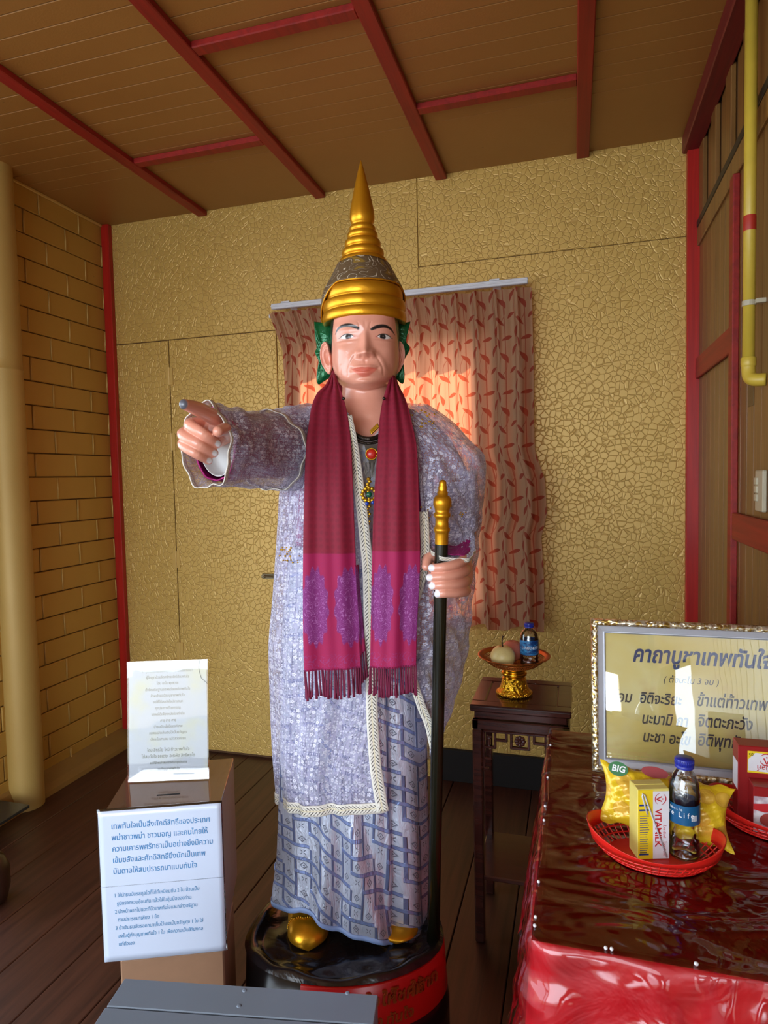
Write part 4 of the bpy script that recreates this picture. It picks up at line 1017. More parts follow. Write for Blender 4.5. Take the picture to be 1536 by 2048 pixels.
# ---------------------------------------------------------------- necklace and pendants
M_DK = plain('blackened_metal', srgb(58, 48, 40), .35, .7); M_YG = plain('yellow_gold_metal', srgb(224, 170, 44), .3, .8, .2, 200, .5)
M_REDST = plain('red_coral_stone', srgb(200, 40, 28), .25); M_GRN = plain('green_stone', srgb(20, 90, 60), .15); M_BLU = plain('blue_stone', srgb(20, 60, 170), .15)
neck = obj('necklace', None, statue, 'dark beaded collar with gold pendants and coloured stones')
mb = MB()
for i in range(22):
    a = -1.0+2.0*i/21; c = Lv(737+a*30, 866+12*(1-abs(a)**2)*1.0, -.128+.02*abs(a)); mb.sphere(c, .0062, 10, 7)
    c = Lv(737+a*30, 878+9*(1-abs(a)**2), -.133+.02*abs(a)); mb.sphere(c, .0038, 8, 6)
obj('bead_collar', mb.mesh('bead_collar', M_DK, True), neck, kind='stuff')
mb = MB(); a = [Lv(*p, -.137) for p in ((729, 890), (757, 888), (752, 918), (745, 950), (737, 922))]; b = [(p[0], p[1]+.006, p[2]) for p in a]
mb.add(a+b, [(0, 1, 2, 3, 4), (9, 8, 7, 6, 5)]+[(i, (i+1) % 5, (i+1) % 5+5, i+5) for i in range(5)])
for i in range(9): mb.tube([Lv(727+i*2.6, 925, -.140), Lv(731+i*2.0, 962-abs(i-4)*3, -.141)], .0011, 5)
obj('breast_plate', mb.mesh('breast_plate', M_DK), neck)
obj('coral_stone', MB().sphere(Lv(743, 908, -.142), .0125, 20, 12, (1, .55, 1)).mesh('coral_stone', M_REDST, True), neck, 'round coral-red stone')
mb = MB(); cc_ = Lv(743, 908, -.143); mb.tube([(cc_[0]+.0138*math.cos(q*PI/12), cc_[1], cc_[2]+.0138*math.sin(q*PI/12)) for q in range(25)], .0016, 6)
# gold rope and hanging gold flowers
for i in range(24): mb.sphere(Lv(756-i*.62+1.5*(i % 3-1), 851+i*.60+1.8*(i % 3-1), -.118-.0006*i), .0030, 7, 5)
for i in range(30): mb.sphere(Lv(737+.8*math.sin(i*1.9)*3, 958+i*5.0, -.146), .0050-.0001*i, 8, 6, (1.1, .6, .8))
obj('gold_chain', mb.mesh('gold_chain', M_YG, True), neck, 'gold chain of small flowers', kind='stuff')
mb = MB()
for k in range(12): aa_ = k*PI/6; c = L(738, 989, -.149); mb.sphere((c.x+.0165*math.cos(aa_), c.y, c.z+.0165*math.sin(aa_)), .0052, 8, 6, (1, .6, 1))
obj('gold_flower', mb.mesh('gold_flower', M_YG, True), neck, 'gold flower round a green stone', kind='stuff')
obj('green_stone', MB().sphere(Lv(738, 989, -.152), .0075, 16, 10, (1, .6, 1)).mesh('green_stone', M_GRN, True), neck, 'round green stone')
for p in ((734, 1007), (746, 1005)): obj('blue_stone', MB().sphere(Lv(*p, -.153), .0048, 12, 8, (1, .6, 1)).mesh('blue_stone', M_BLU, True), neck, 'small blue stone')
for p in ((687, 797), (768, 797)): obj('brooch_pin', MB().sphere(Lv(*p, -.095), .0042, 10, 8).mesh('brooch_pin', M_DK, True), statue)
# jewelled sprays on the shoulder of the lace
mb = MB()
for cxp, cyp, rx, ry in ((845, 838, 28, 20), (880, 1024, 55, 12), (575, 1112, 25, 14)):
    for k in range(26):
        px = cxp+rx*random.uniform(-1, 1); py = cyp+ry*random.uniform(-1, 1)
        if 862 < px < 900 and cyp > 1000: continue
        best = None; q = L(px, py, -.12); G = PR.reshape(-1, 3); dd_ = (G[:, 0]-q.x)**2+(G[:, 2]-q.z)**2+np.where(G[:, 1] > .02, 1, 0); g = G[int(np.argmin(dd_))]
        mb.sphere((g[0], g[1]-.002, g[2]), random.uniform(.0016, .003), 6, 4)
obj('sequins', mb.mesh('sequins', M_YG, True), statue, 'gold sequins sewn on the lace', kind='stuff')
# ---------------------------------------------------------------- shoes
def shoe(px, py, dyt, ang, name='shoe', hs=1.0, zt=None):
    toe = L(px, py, dyt)
    if zt is not None: toe.z = zt
    nt, ns = 28, 30; P = np.zeros((ns, nt+1, 3)); TH = np.linspace(0, 2*PI, nt+1)
    for i in range(ns):
        f = (i/(ns-1))**1.8; w_ = .054*(1-(1-min(1, f*4.2))**2.4)**.5 + 1e-4; h = (.030+.040*min(1, f*1.6))*(1-(1-min(1, f*6.0))**2.2)**.5
        if f > .85: w_ *= 1-(f-.85)*2.0
        yb_ = f*.25
        X = w_*np.cos(TH); Zs = np.where(np.sin(TH) > 0, h*np.abs(np.sin(TH))**.8, -.012*np.abs(np.sin(TH)))
        P[i, :, 0] = X*math.cos(ang)-yb_*math.sin(ang); P[i, :, 1] = yb_*math.cos(ang)+X*math.sin(ang); P[i, :, 2] = Zs*(hs if f < .5 else 1.0-(1.0-hs)*(1-f)*2)
    P += np.array([toe.x, toe.y, toe.z+.010])
    s_ = obj(name, None, statue, 'pointed-cap gold shoe'); obj('upper', grid_mesh('upper', P, M_GOLDP), s_)
    mb = MB()
    for fi, lift in ((12, .001), (18, .0015)):
        ring = [P[min(ns-1, fi+int(3*abs(math.cos(t_)))), j]+np.array([0, -.002, lift+.001]) for j, t_ in enumerate(TH) if math.sin(t_) > -.05]
        for q in range(len(ring)-1):
            for h_ in (0, .5): p = ring[q]*(1-h_)+ring[q+1]*h_; mb.sphere(tuple(p), .0026, 7, 5)
    obj('beaded_seam', mb.mesh('beaded_seam', M_YG, True), s_, kind='stuff')
    return toe
t1 = shoe(617, 1901, -.155, .12); t2 = shoe(793, 1888, -.146, -.10, 'shoe', .42, t1.z)
# ---------------------------------------------------------------- pedestal
ped = obj('pedestal', None, statue, 'round pedestal with black rock top and red lettered band')
pc_ = L(690, 1895, -.10); PCY = -.10; RIMZ = .246
def oval(TH, k=1.0, add=0.0):
    c = np.cos(TH); s_ = np.sin(TH); b_ = np.where(s_ < 0, .170, .290); return (.262*k+add)*c, (b_*k+add)*s_
M_ROCK = T('black_gloss_rock'); p_ = M_ROCK.coord('Object'); n1 = M_ROCK.noise(p_, 9, 4, .6, .6); M_ROCK = M_ROCK.end(M_ROCK.bsdf(srgb(27, 23, 25), .20, 0.0, M_ROCK.bump(n1, .012, .5), Coat_Weight=.4))
ns, nt = 44, 120; P = np.zeros((ns, nt+1, 3)); TH = np.linspace(0, 2*PI, nt+1); zt1 = min(t1.z, t2.z)-.003
for i in range(ns):
    f = i/(ns-1); base_h = float(csp(np.array(f), [0, .55, .8, .93, 1.0], [zt1, zt1, zt1-.004, RIMZ+.006, RIMZ-.006]))
    bumpy = .004*np.sin(TH*5+f*7)+.003*np.sin(TH*9-f*13)+.0012*np.sin(TH*14+f*21); m_ = np.clip((f-.55)/.2, 0, 1)*np.clip((1-f)/.1, 0, 1)
    X_, Y_ = oval(TH, f); P[i, :, 0] = pc_.x+X_; P[i, :, 1] = PCY+Y_; P[i, :, 2] = base_h+bumpy*m_
obj('rock_top', grid_mesh('rock_top', P, M_ROCK, flip=True), ped, 'black lumpy rock top')
M_REDP = plain('glossy_red_paint', srgb(196, 22, 18), .26, 0, .1, 8, .2)
def oval_loft(name, prof, mat, label, a0=0, a1=2*PI):
    P = np.zeros((len(prof), nt+1, 3)); TH = np.linspace(a0, a1, nt+1)
    for i, (ad, z) in enumerate(prof): X_, Y_ = oval(TH, 1.0, ad); P[i, :, 0] = pc_.x+X_; P[i, :, 1] = PCY+Y_; P[i, :, 2] = z
    obj(name, grid_mesh(name, P, mat, flip=True), ped, label)
oval_loft('red_band', [(-.02, RIMZ-.010), (-.003, RIMZ-.010), (.001, RIMZ-.014), (.008, .118), (.004, .112), (-.002, .112)], M_REDP, 'glossy red band', -1.95, .12)
oval_loft('foot_ring', [(-.02, RIMZ-.009), (-.004, RIMZ-.010), (.002, .118), (.004, .110), (.012, .08), (.012, 0.0), (-.05, 0.0)], plain('black_lacquer', srgb(14, 12, 12), .2), 'black foot ring')
M_LET = plain('gilded_red_letter', srgb(196, 92, 36), .3, .5, .3, 300, .5)
def band_word(words, z, a0, size, step):
    for i, wd in enumerate(words):
        a = a0+i*step; e_ = 1e-3; x0, y0 = oval(np.array(a), 1, .0065); x1, y1 = oval(np.array(a+e_), 1, .0065)
        text('lettering', wd, size, M_LET, ped, frame_m((pc_.x+float(x0), PCY+float(y0), z), (float(x1-x0), float(y1-y0), 0), (0, 0, 1)), 'CENTER', .1, .002, bold=.0008)
band_word(['เท', 'พ', 'ทัน', 'ใจ', 'ให้', 'โชค', 'ให้', 'ลาภ'], .185, -1.75, .044, .155)
band_word(['โช', 'ค', 'ลา', 'ภ', 'ทัน', 'ใจ'], .135, -1.70, .036, .155)
# ================================================================ staff
sp0 = L(866, 1893, -.12); top = L(880, 960, -.17); jn_ = L(883, 1088, -.17)
dirv = (jn_-sp0).normalized(); 
stf = empty('staff', statue.matrix_basis @ sp0, PSI, 'tall black staff with turned gold finial held in the statue\'s fist', 'staff')
def sloc(p): return p-sp0
rs = .0165
Mst = frame_m((0, 0, 0), dirv.orthogonal(), (0, 0, 1)) ; q = Vector((0, 0, 1)).rotation_difference(dirv).to_matrix().to_4x4()
Ls = (jn_-sp0).length
mb = MB().lathe([(0.001, 0), (rs*1.02, 0.002), (rs*.97, .3), (rs, Ls)], 28); me = mb.mesh('shaft', plain('black_lacquered_wood', srgb(30, 28, 14), .18, .2, .2, 30), True); me.transform(q); obj('shaft', me, stf)
Lt = (top-jn_).length; k = Lt/128.0    # metres per photo px
pf = [(13.5, 0), (13.8, 20), (14.5, 24), (16.5, 27), (16.5, 32), (13.5, 35), (13, 50), (14.5, 53), (17, 56), (16.8, 61), (14, 64), (15, 70), (18, 78), (18.5, 85), (17, 92), (13.5, 97), (10.5, 98), (10.8, 104), (9, 106), (8.4, 109), (9.2, 113), (7.8, 117), (7.6, 120), (7.2, 124), (5, 127.5), (.1, 129)]
me = MB().lathe([(a*k, Ls+b*k) for a, b in pf], 32).mesh('finial', M_GOLDP, True); me.transform(q); obj('finial', me, stf, 'turned gold finial')
# ================================================================ curtain and rails
def m_curtain():
    t = T('leaf_print_curtain'); u, v, _ = t.xyz(t.coord('UV'))
    leafm = None
    def leaves(cu, cv, ou, ov, ang, Ln, Wd, curve=0.0):
        x = (u/cu+ou); y = (v/cv+ov)
        fx = (x.fract()-.5)*cu; fy = (y.fract()-.5)*cv
        ca, sa = math.cos(ang), math.sin(ang); p = fx*ca+fy*sa; q = fy*ca-fx*sa
        q = q + p*p*curve
        s = p/Ln; w = (1.0-s*s)*Wd
        return t.ss(w-q.abs(), 0.0, .0015)
    L_ = [leaves(.112, .235, a_, b_, c_, d_*.86, e_*.88, f_) for a_, b_, c_, d_, e_, f_ in ((0, 0, 1.0, .036, .0105, 8), (.42, .14, 2.1, .034, .010, -9), (.10, .36, .5, .032, .0105, 8), (.60, .47, 2.5, .036, .011, -7), (.86, .66, 1.3, .036, .010, 8), (.30, .78, .35, .032, .0105, 7), (.66, .88, 1.9, .034, .010, -8))]
    m = L_[0]
    for k in L_[1:]: m = m.max(k)
    st = ((u/.0575).fract()-.5).abs(); line = t.ss(st, .034, .016)
    arc = leaves(.112, .235, .5, .3, 1.55, .05, .015, 0)-leaves(.112, .235, .5, .3, 1.55, .047, .0128, 0)
    m2 = m.max(line*.8).max(arc.max(0.0)*.8)
    n = t.noise(t.vec(u*400, v*400), 1.0, 2)
    base = t.mix(n, srgb(176, 148, 114), srgb(162, 134, 102)); col = t.mix(m2, base, srgb(136, 62, 44))
    d = t.bsdf(col, .85, 0.0, t.bump(n, .0006, .4))
    tr = t.node('ShaderNodeBsdfTranslucent'); t.put(tr.inputs['Color'], t.mix(m2, srgb(232, 150, 112), srgb(206, 88, 56)))
    return t.end(t.mixsh(.42, d, S(t, tr.outputs[0])))
M_CURT = m_curtain()
YC = YB-.075
def build_curtain():
    nt, nz = 620, 110; s = np.linspace(0, 1, nt)
    top = [onY(a, b, YC) for a, b in ((536, 628), (800, 598), (1062, 572))]; 
    lz = [onY(a, b, YC) for a, b in ((534, 625), (560, 700), (562, 850), (562, 1000), (570, 1245))]
    rz = [onY(a, b, YC) for a, b in ((1060, 572), (1064, 800), (1068, 900), (1088, 960), (1090, 1030), (1078, 1075), (1082, 1150), (1084, 1205))]
    zl_ = np.array([p.z for p in lz]); xl_ = np.array([p.x for p in lz]); zr_ = np.array([p.z for p in rz]); xr_ = np.array([p.x for p in rz])
    zt_ = np.mean([p.z for p in top])
    zb0 = onY(950, 1255, YC).z
    P = np.zeros((nz, nt, 3)); U = np.zeros((nz, nt, 2)); ncl = 13
    ph = s*ncl*2*PI + 1.1*np.sin(s*7)
    for i in range(nz):
        f = i/(nz-1); z = zt_+(zb0+.012*np.cos(ph*.5)-zt_)*f
        xL_ = np.interp(z, zl_[::-1], xl_[::-1]); xR_ = np.interp(z, zr_[::-1], xr_[::-1])
        x = xL_+(xR_-xL_)*s
        pin = np.exp(-((f-.13)/.07)**2) + (f < .13)*.9
        sharp = np.sign(np.cos(ph))*np.abs(np.cos(ph))**.75
        A = .018+.009*np.sin(s*31+2)+.0*f; yo = A*sharp*(1-.55*np.clip(pin, 0, 1)) + .010*np.sin(ph*3)*np.clip(pin, 0, 1)*np.exp(-((np.mod(ph/(2*PI), 1)-.5)/.16)**2) - .012*np.exp(-((np.mod(ph/(2*PI), 1)-.5)/.07)**2)*np.clip(pin, 0, 1)
        yo += .003*np.sin(ph*2+f*5); xo = .007*np.sin(ph+1.2)*(1-.5*np.clip(pin, 0, 1))+.004*np.sin(f*9+s*13)
        P[i, :, 0] = x+xo*1.0; P[i, :, 1] = YC+yo-.0; P[i, :, 2] = z; U[i, :, 0] = s*1.62+.004*np.sin(ph*2); U[i, :, 1] = z
    me = grid_mesh('fabric', P, M_CURT, uv=U)
    c = empty('curtain', onY(800, 600, YC), 0, 'tan pleated curtain printed with rust-red leaves, glowing in sunlight behind the statue', 'curtain')
    o = adopt(obj('fabric', me), c)
    return c
curt = build_curtain()
M_WHT = plain('white_metal_rail', srgb(214, 214, 220), .35, .1)
def rail(a, b, h, dep, y1, label, ends=()):
    p = onY(*a, YC-.02); q = onY(*b, YC-.02); z = (p.z+q.z)/2
    e = empty('curtain_rail', (p.x, YC, z), 0, label, 'rail')
    mb = MB().box(p.x, q.x, YC-.028, YC-.006, z-h/2, z+h/2, .003).box(p.x, q.x, YC-.031, YC-.027, z-h*.12, z+h*.12, .001)
    adopt(obj('track', mb.mesh('track', M_WHT)), e)
    for xk in ends: adopt(obj('bracket', MB().box(xk-.022, xk+.022, YC-.03, YB, z+h/2-.001, z+h/2+.006, .001).box(xk-.018, xk+.018, YB-.003, YB, z-.02, z+h/2+.02, .001).mesh('bracket', M_WHT)), e)
rail((543, 611), (1056, 564), .026, .02, 0, 'white curtain track above the leaf-print curtain', [onY(990, 560, YC).x, onY(575, 600, YC).x])
zf = onY(560, 626, YC-.0).z; a = onY(530, 626, YC).x; b = onY(600, 620, YC).x
e = empty('curtain_rail', (a, YC, zf), 0, 'thin white inner rail end showing at the curtain\'s left corner', 'rail')
adopt(obj('track', MB().box(a, b+.5, YC+.040, YC+.048, zf-.008, zf+.010, .001).mesh('track', M_WHT)), e)
for k in range(3): adopt(obj('screw', MB().tube([(a+.02+.06*k, YC+.0405, zf), (a+.02+.06*k, YC+.037, zf)], .003, 8).mesh('screw', M_STEEL)), e)

# ================================================================ pipe and switch on the right wall
XP = XR-.035
pa = onX(1489, 30, XP); pb = onX(1497, 725, XP)
M_PL = plain('ivory_plastic', srgb(186, 176, 150), .35)
M_PIPE = plain('yellow_painted_pipe', srgb(206, 176, 62), .4, 0, .1, 20)
pipe = empty('conduit_pipe', (XP, pb.y, pb.z), 0, 'yellow painted conduit pipe running down the right wall', 'pipe')
adopt(obj('straight_pipe', MB().tube([(XP, pb.y, HC-.07), (XP, pb.y, pb.z)], .0155, 18).mesh('straight_pipe', M_PIPE, True)), pipe)
el = [(XP, pb.y, pb.z+.01), (XP, pb.y, pb.z-.02), (XP+.002, pb.y-.006, pb.z-.04), (XP+.012, pb.y-.018, pb.z-.050), (XR+.002, pb.y-.028, pb.z-.052)]
adopt(obj('elbow', MB().tube(smooth_path(el, 5), .0175, 18).lathe([(.0175, pb.z-.012), (.0195, pb.z-.008), (.0195, pb.z+.012), (.0175, pb.z+.014)], 18, (XP, pb.y, 0)).mesh('elbow', M_PIPE, True)), pipe)
for py in (610,):
    zz_ = onX(1495, py, XP).z; adopt(obj('clip', MB().lathe([(.0160, zz_-.007), (.0175, zz_-.007), (.0175, zz_+.007), (.0160, zz_+.007)], 18, (XP, pb.y, 0)).box(XP+.01, XR, pb.y-.030, pb.y-.014, zz_-.006, zz_+.006, .001).mesh('clip', M_PL, False), None, 'white pipe clip'), pipe)
zz_ = onX(1489, 462, XP).z
adopt(obj('red_daub', MB().lathe([(.0158, zz_-.02), (.0163, zz_-.018), (.0163, zz_+.016), (.0158, zz_+.02)], 18, (XP, pb.y, 0)).mesh('red_daub', plain('red_smear', srgb(176, 44, 24), .5), True), None, 'red paint daub'), pipe)
s0 = onX(1520, 940, XR); s1 = onX(1520, 1022, XR)
sw = empty('light_switch', (XR, s0.y, s1.z), 0, 'white three-gang switch plate low on the right wall', 'switch')
adopt(obj('plate', MB().box(XR-.012, XR-.0003, s0.y-.075, s0.y, s1.z, s0.z, .003).mesh('plate', M_PL)), sw)
for k in range(3): zc = s0.z+(s1.z-s0.z)*(.25+.2*k); adopt(obj('rocker', MB().box(XR-.017, XR-.010, s0.y-.030, s0.y-.006, zc-.012, zc+.008, .002).mesh('rocker', M_PL)), sw)

# ================================================================ stool with stand, pears, bottle
M_ROSE = m_wood('dark_rosewood', srgb(70, 34, 26), srgb(44, 20, 16), 'x', .22, coat=.5)
ZS = .755
c0 = onZ(937, 1413, ZS); c1 = onZ(1143, 1420, ZS); sx0, sx1, sy0 = c0.x, c1.x, (c0.y+c1.y)/2; sy1 = onZ(1015, 1356, ZS).y
stool = empty('stool', ((sx0+sx1)/2, (sy0+sy1)/2, 0), 0, 'square dark rosewood stool with carved fretwork apron beside the red table', 'stool')
def A(nm, mb, mat, par, smooth=False, label=None, kind=None): o = obj(nm, mb.mesh(nm, mat, smooth), None, label, kind=kind); return adopt(o, par)
mb = MB().box(sx0, sx1, sy0, sy1, ZS-.022, ZS-.004, .004)
i_ = .042
mb.box(sx0, sx1, sy0, sy0+i_, ZS-.008, ZS, .003).box(sx0, sx1, sy1-i_, sy1, ZS-.008, ZS, .003).box(sx0, sx0+i_, sy0+i_, sy1-i_, ZS-.008, ZS, .003).box(sx1-i_, sx1, sy0+i_, sy1-i_, ZS-.008, ZS, .003)
A('seat_frame', mb, M_ROSE, stool)
A('seat_panel', MB().box(sx0+i_+.003, sx1-i_-.003, sy0+i_+.003, sy1-i_-.003, ZS-.006, ZS-.0015, .001), M_ROSE, stool)
g = .012; A('waist', MB().box(sx0+g, sx1-g, sy0+g, sy1-g, ZS-.046, ZS-.023, .003), M_ROSE, stool)
g = .006; lw = .030; A('apron', MB().box(sx0+g, sx1-g, sy0+g, sy0+g+.02, ZS-.078, ZS-.048, .003).box(sx0+g, sx1-g, sy1-g-.02, sy1-g, ZS-.078, ZS-.048, .003).box(sx0+g, sx0+g+.02, sy0+g, sy1-g, ZS-.078, ZS-.048, .003).box(sx1-g-.02, sx1-g, sy0+g, sy1-g, ZS-.078, ZS-.048, .003), M_ROSE, stool)
for ax in (sx0+g, sx1-g-lw):
    for ay in (sy0+g, sy1-g-lw):
        A('leg', MB().box(ax, ax+lw, ay, ay+lw, 0, ZS-.079, .004), M_ROSE, stool)
def fret(y, flipx=False):
    mb = MB(); X0 = sx0+g+lw; X1 = sx1-g-lw; w = X1-X0; zt = ZS-.080; b = .008
    def bar(xa, xb, za, zb_): mb.box(X0+xa, X0+xb, y, y+.012, zt-zb_, zt-za, .0025)
    bar(0, w, 0, b)
    for s_ in (0, 1):
        f = (lambda a, c: (a, c)) if not s_ else (lambda a, c: (w-c, w-a))
        for xa, xb, za, zb_ in ((0, b, 0, .13), (0, .040, .050, .058), (.034, .042, 0, .058), (0, .026, .085, .093), (.020, .028, .058, .093), (0, .018, .118, .126), (.034, .075, .026, .034), (.068, .076, .0, .034), (.012, .030, .018, .026), (.016, .024, .026, .050)):
            a_, c_ = f(xa, xb); bar(a_, c_, za, zb_)
    bar(w/2-.030, w/2-.022, 0, .052); bar(w/2+.022, w/2+.030, 0, .052); bar(w/2-.030, w/2+.030, .046, .054)
    for k in range(8):
        a = k*PI/4; mb.sphere((X0+w/2+.011*math.cos(a), y+.005, zt-.028+.011*math.sin(a)), .0065, 8, 6, (1, .8, 1))
    mb.sphere((X0+w/2, y+.003, zt-.028), .006, 8, 6)
    return mb
A('fretwork', fret(sy0+.012), M_ROSE, stool, False, 'pierced key-pattern fretwork')
A('shelf', MB().box(sx0+.012, sx1-.012, sy0+.012, sy1-.012, .20, .215, .003), M_ROSE, stool)
# offering stand
bz = ZS; bc = onZ(1026, 1396, ZS); bc = Vector((bc.x, bc.y+.045, ZS)); bs = (bc-C0).dot(Fv)/FPX
tray = empty('offering_stand', bc, 0, 'gold footed offering stand with pierced copper-coloured rim on the stool', 'stand')
t = T('embossed_brass'); pp = t.coord('Object'); d = t.voro(pp, 95, 'SMOOTH_F1'); nn_ = t.noise(pp, 120, 2, .5, 1.0)
M_EMB = t.end(t.bsdf(srgb(226, 170, 40), .28, .9, t.bump(t.ss(d, .1, .5)+nn_*.6, .006, 1.0)))
M_BRS = plain('polished_brass', srgb(216, 158, 40), .2, .95); M_COP = plain('copper_toned_metal', srgb(186, 104, 44), .3, .75)
pfb = [(.050, 0), (.055, .002), (.055, .008), (.051, .011), (.048, .014), (.044, .022), (.0405, .032), (.038, .045), (.037, .052)]
A('foot', MB().lathe([(.045, 0.0)]+pfb, 64, tuple(bc)), M_EMB, tray, True, 'embossed gold foot')
A('neck', MB().lathe([(.037, .052), (.034, .055), (.033, .058), (.037, .061), (.040, .065), (.0405, .069), (.036, .073), (.033, .076), (.038, .082), (.044, .086)], 64, tuple(bc)), M_BRS, tray, True)
mb = MB()
for k in range(44): a = 2*PI*k/44; mb.sphere((bc.x+.0545*math.cos(a), bc.y+.0545*math.sin(a), bc.z+.005), .0034, 6, 5)
A('bead_border', mb, M_BRS, tray, True, None, 'stuff')
RB = .113
A('dish', MB().lathe([(.001, .090), (.040, .087), (.060, .089), (.072, .094), (.0725, .0955), (.060, .091), (.040, .0895), (.001, .092)], 64, tuple(bc)), M_BRS, tray, True)
mb = MB(); tl, th_ = .0955, .116     # pierced sloping gallery
def rr_(z): return .0725+(z-.0955)/(.116-.0955)*(.098-.0725)
for z in (.0955, .1022, .109, .116): mb.tube([(bc.x+rr_(z)*math.cos(2*PI*k/64), bc.y+rr_(z)*math.sin(2*PI*k/64), bc.z+z) for k in range(65)], .0014, 5, False)
for k in range(72):
    a = 2*PI*k/72; mb.tube([(bc.x+rr_(.0955)*math.cos(a), bc.y+rr_(.0955)*math.sin(a), bc.z+.0955), (bc.x+rr_(.116)*math.cos(a), bc.y+rr_(.116)*math.sin(a), bc.z+.116)], .0014, 4, False)
A('pierced_gallery', mb, M_COP, tray, True, 'pierced lattice gallery')
A('rim', MB().lathe([(.097, .1145), (.104, .119), (.112, .1225), (.1135, .124), (.112, .1255), (.104, .122), (.096, .117)], 80, tuple(bc)), M_COP, tray, True, 'copper-coloured flared rim')
# pears
def fruit(name, c, r, label, m1, m2, top=(srgb(120, 80, 40)), squash=.92, stem=True, cat='fruit'):
    f = empty(name, c, random.uniform(0, 6), label, cat); prof = []
    for i in range(22):
        a = PI*i/21; z = -math.cos(a); rad = math.sin(a)**.86; rad *= 1-.10*max(0, z)**1.5; dent = -.16*math.exp(-(rad/.22)**2)*(1 if z > 0 else .5)*(1 if z > 0 else -1)
        prof.append((max(1e-4, r*rad), r*squash*(1+z+(dent))))
    t = T(name+'_skin'); pp = t.coord('Object'); n = t.noise(pp, 30, 3); sp = t.ss(t.voro(pp, 260, 'F1'), .25, .12); x_, y_, z_ = t.xyz(pp)
    col = t.mix(t.noise(pp, 14, 2), m1, m2); col = t.mix(sp*.35, col, srgb(150, 118, 60)); mt = t.end(t.bsdf(col, .38, 0, None))
    obj('flesh', MB().lathe(prof, 40).mesh('flesh', mt, True), f)
    if stem: obj('stem', MB().tube([(0, 0, r*squash*1.80), (.001, 0, r*squash*2.0), (.003, .001, r*squash*2.0+.018), (.0, .002, r*squash*2.0+.030)], [.0022, .0018, .0016, .0024], 8).mesh('stem', plain('dark_stem', srgb(58, 34, 20), .7), True), f)
    return f
zd = bc.z+.0925
pr = onZ(1012, 1300, zd)
fruit('pear', (bc.x-.030, bc.y-.042, zd+.001), .0385, 'pale yellow round pear with a long stem at the front of the stand', srgb(232, 214, 150), srgb(222, 196, 120))
fruit('apple', (bc.x-.008, bc.y+.038, zd+.002), .036, 'pinkish apple behind the yellow pear', srgb(216, 140, 110), srgb(190, 84, 76), stem=False)
# ---- bottles
def m_plastic(name, tint=(0.985, .99, 1.0)):
    t = T(name); g_ = t.node('ShaderNodeBsdfGlossy'); g_.inputs['Roughness'].default_value = .05; tr = t.node('ShaderNodeBsdfTransparent'); tr.inputs['Color'].default_value = (*tint, 1)
    fr = t.node('ShaderNodeFresnel'); fr.inputs['IOR'].default_value = 1.45; p = t.coord('Object'); nm = t.bump(t.noise(p, 90, 2), .002, .5)
    t.put(g_.inputs['Normal'], nm); t.put(fr.inputs['Normal'], nm); f = S(t, fr.outputs[0])*1.3+.09
    return t.end(t.mixsh(f.min(1.0), S(t, tr.outputs[0]), S(t, g_.outputs[0])))
M_PET = m_plastic('clear_bottle_plastic')
t = T('water'); gb = t.node('ShaderNodeBsdfGlossy'); gb.inputs['Roughness'].default_value = 0.03; gt = t.node('ShaderNodeBsdfTransparent'); gt.inputs['Color'].default_value = (.97, .985, 1.0, 1); fr = t.node('ShaderNodeFresnel'); fr.inputs['IOR'].default_value = 1.33; M_WATER = t.end(t.mixsh((S(t, fr.outputs[0])+.03).min(1.0), S(t, gt.outputs[0]), S(t, gb.outputs[0])))
M_BCAP = plain('blue_plastic_cap', srgb(34, 44, 150), .35)
def bottle(c, prof, water, cap, labelz, m_label, label, rings=True):
    b = empty('water_bottle', c, 0, label, 'bottle')
    obj('bottle_body', MB().lathe(prof, 48).mesh('bottle_body', M_PET, True), b)
    wp = [(max(1e-4, r-.0014), z+.0014) for r, z in prof if z < water]; wp.append((wp[-1][0], water)); wp.append((1e-4, water))
    obj('water', MB().lathe([(1e-4, wp[0][1])]+wp, 48).mesh('water', M_WATER, True), b)
    r, z0, z1 = cap; pr_ = [(r*.98, z0), (r, z0+.001), (r, z0+(z1-z0)*.28), (r*.96, z0+(z1-z0)*.30), (r, z0+(z1-z0)*.34), (r*.99, z1-.0015), (r*.93, z1), (1e-4, z1)]
    mb = MB().lathe(pr_, 40)
    for k in range(30): a = 2*PI*k/30; mb.tube([(r*math.cos(a), r*math.sin(a), z0+(z1-z0)*.38), (r*math.cos(a), r*math.sin(a), z1-.002)], .0006, 4)
    obj('cap', mb.mesh('cap', M_BCAP, True), b, 'blue ribbed cap')
    la, lb, lr = labelz; v, f = lathe_geo([(lr, la), (lr+.0004, (la+lb)/2), (lr, lb)], 64)
    uv = np.array([(math.atan2(p[1], p[0])/(2*PI)+.5, (p[2]-la)/(lb-la)) for p in v]); o = obj('label_sleeve', mesh('label_sleeve', v, f, m_label, True, uv=uv), b); return b
t = T('blue_wave_label'); uv = t.coord('Object'); x_, y_, z_ = t.xyz(uv); n = t.noise(t.vec(x_*30, y_*30, z_*90), 1.0, 3, .6, 1.5)
M_LAB1 = t.end(t.bsdf(t.mix(t.ss(n, .42, .68), srgb(14, 52, 110), srgb(64, 150, 205)), .35))
t = T('teal_blue_label'); p = t.coord('Object'); x_, y_, z_ = t.xyz(p); n = t.noise(p, 60, 2)
M_LAB2 = t.end(t.bsdf(t.mix(n, srgb(14, 66, 120), srgb(10, 92, 128)), .35))
M_WTXT = plain('white_print', srgb(236, 238, 240), .5); M_RTXT = plain('red_print', srgb(196, 30, 36), .5); M_KTXT = plain('black_print', srgb(30, 28, 30), .6)
M_NAVY = plain('navy_print', srgb(24, 52, 130), .6); M_BTXT = plain('blue_print', srgb(56, 132, 188), .7)
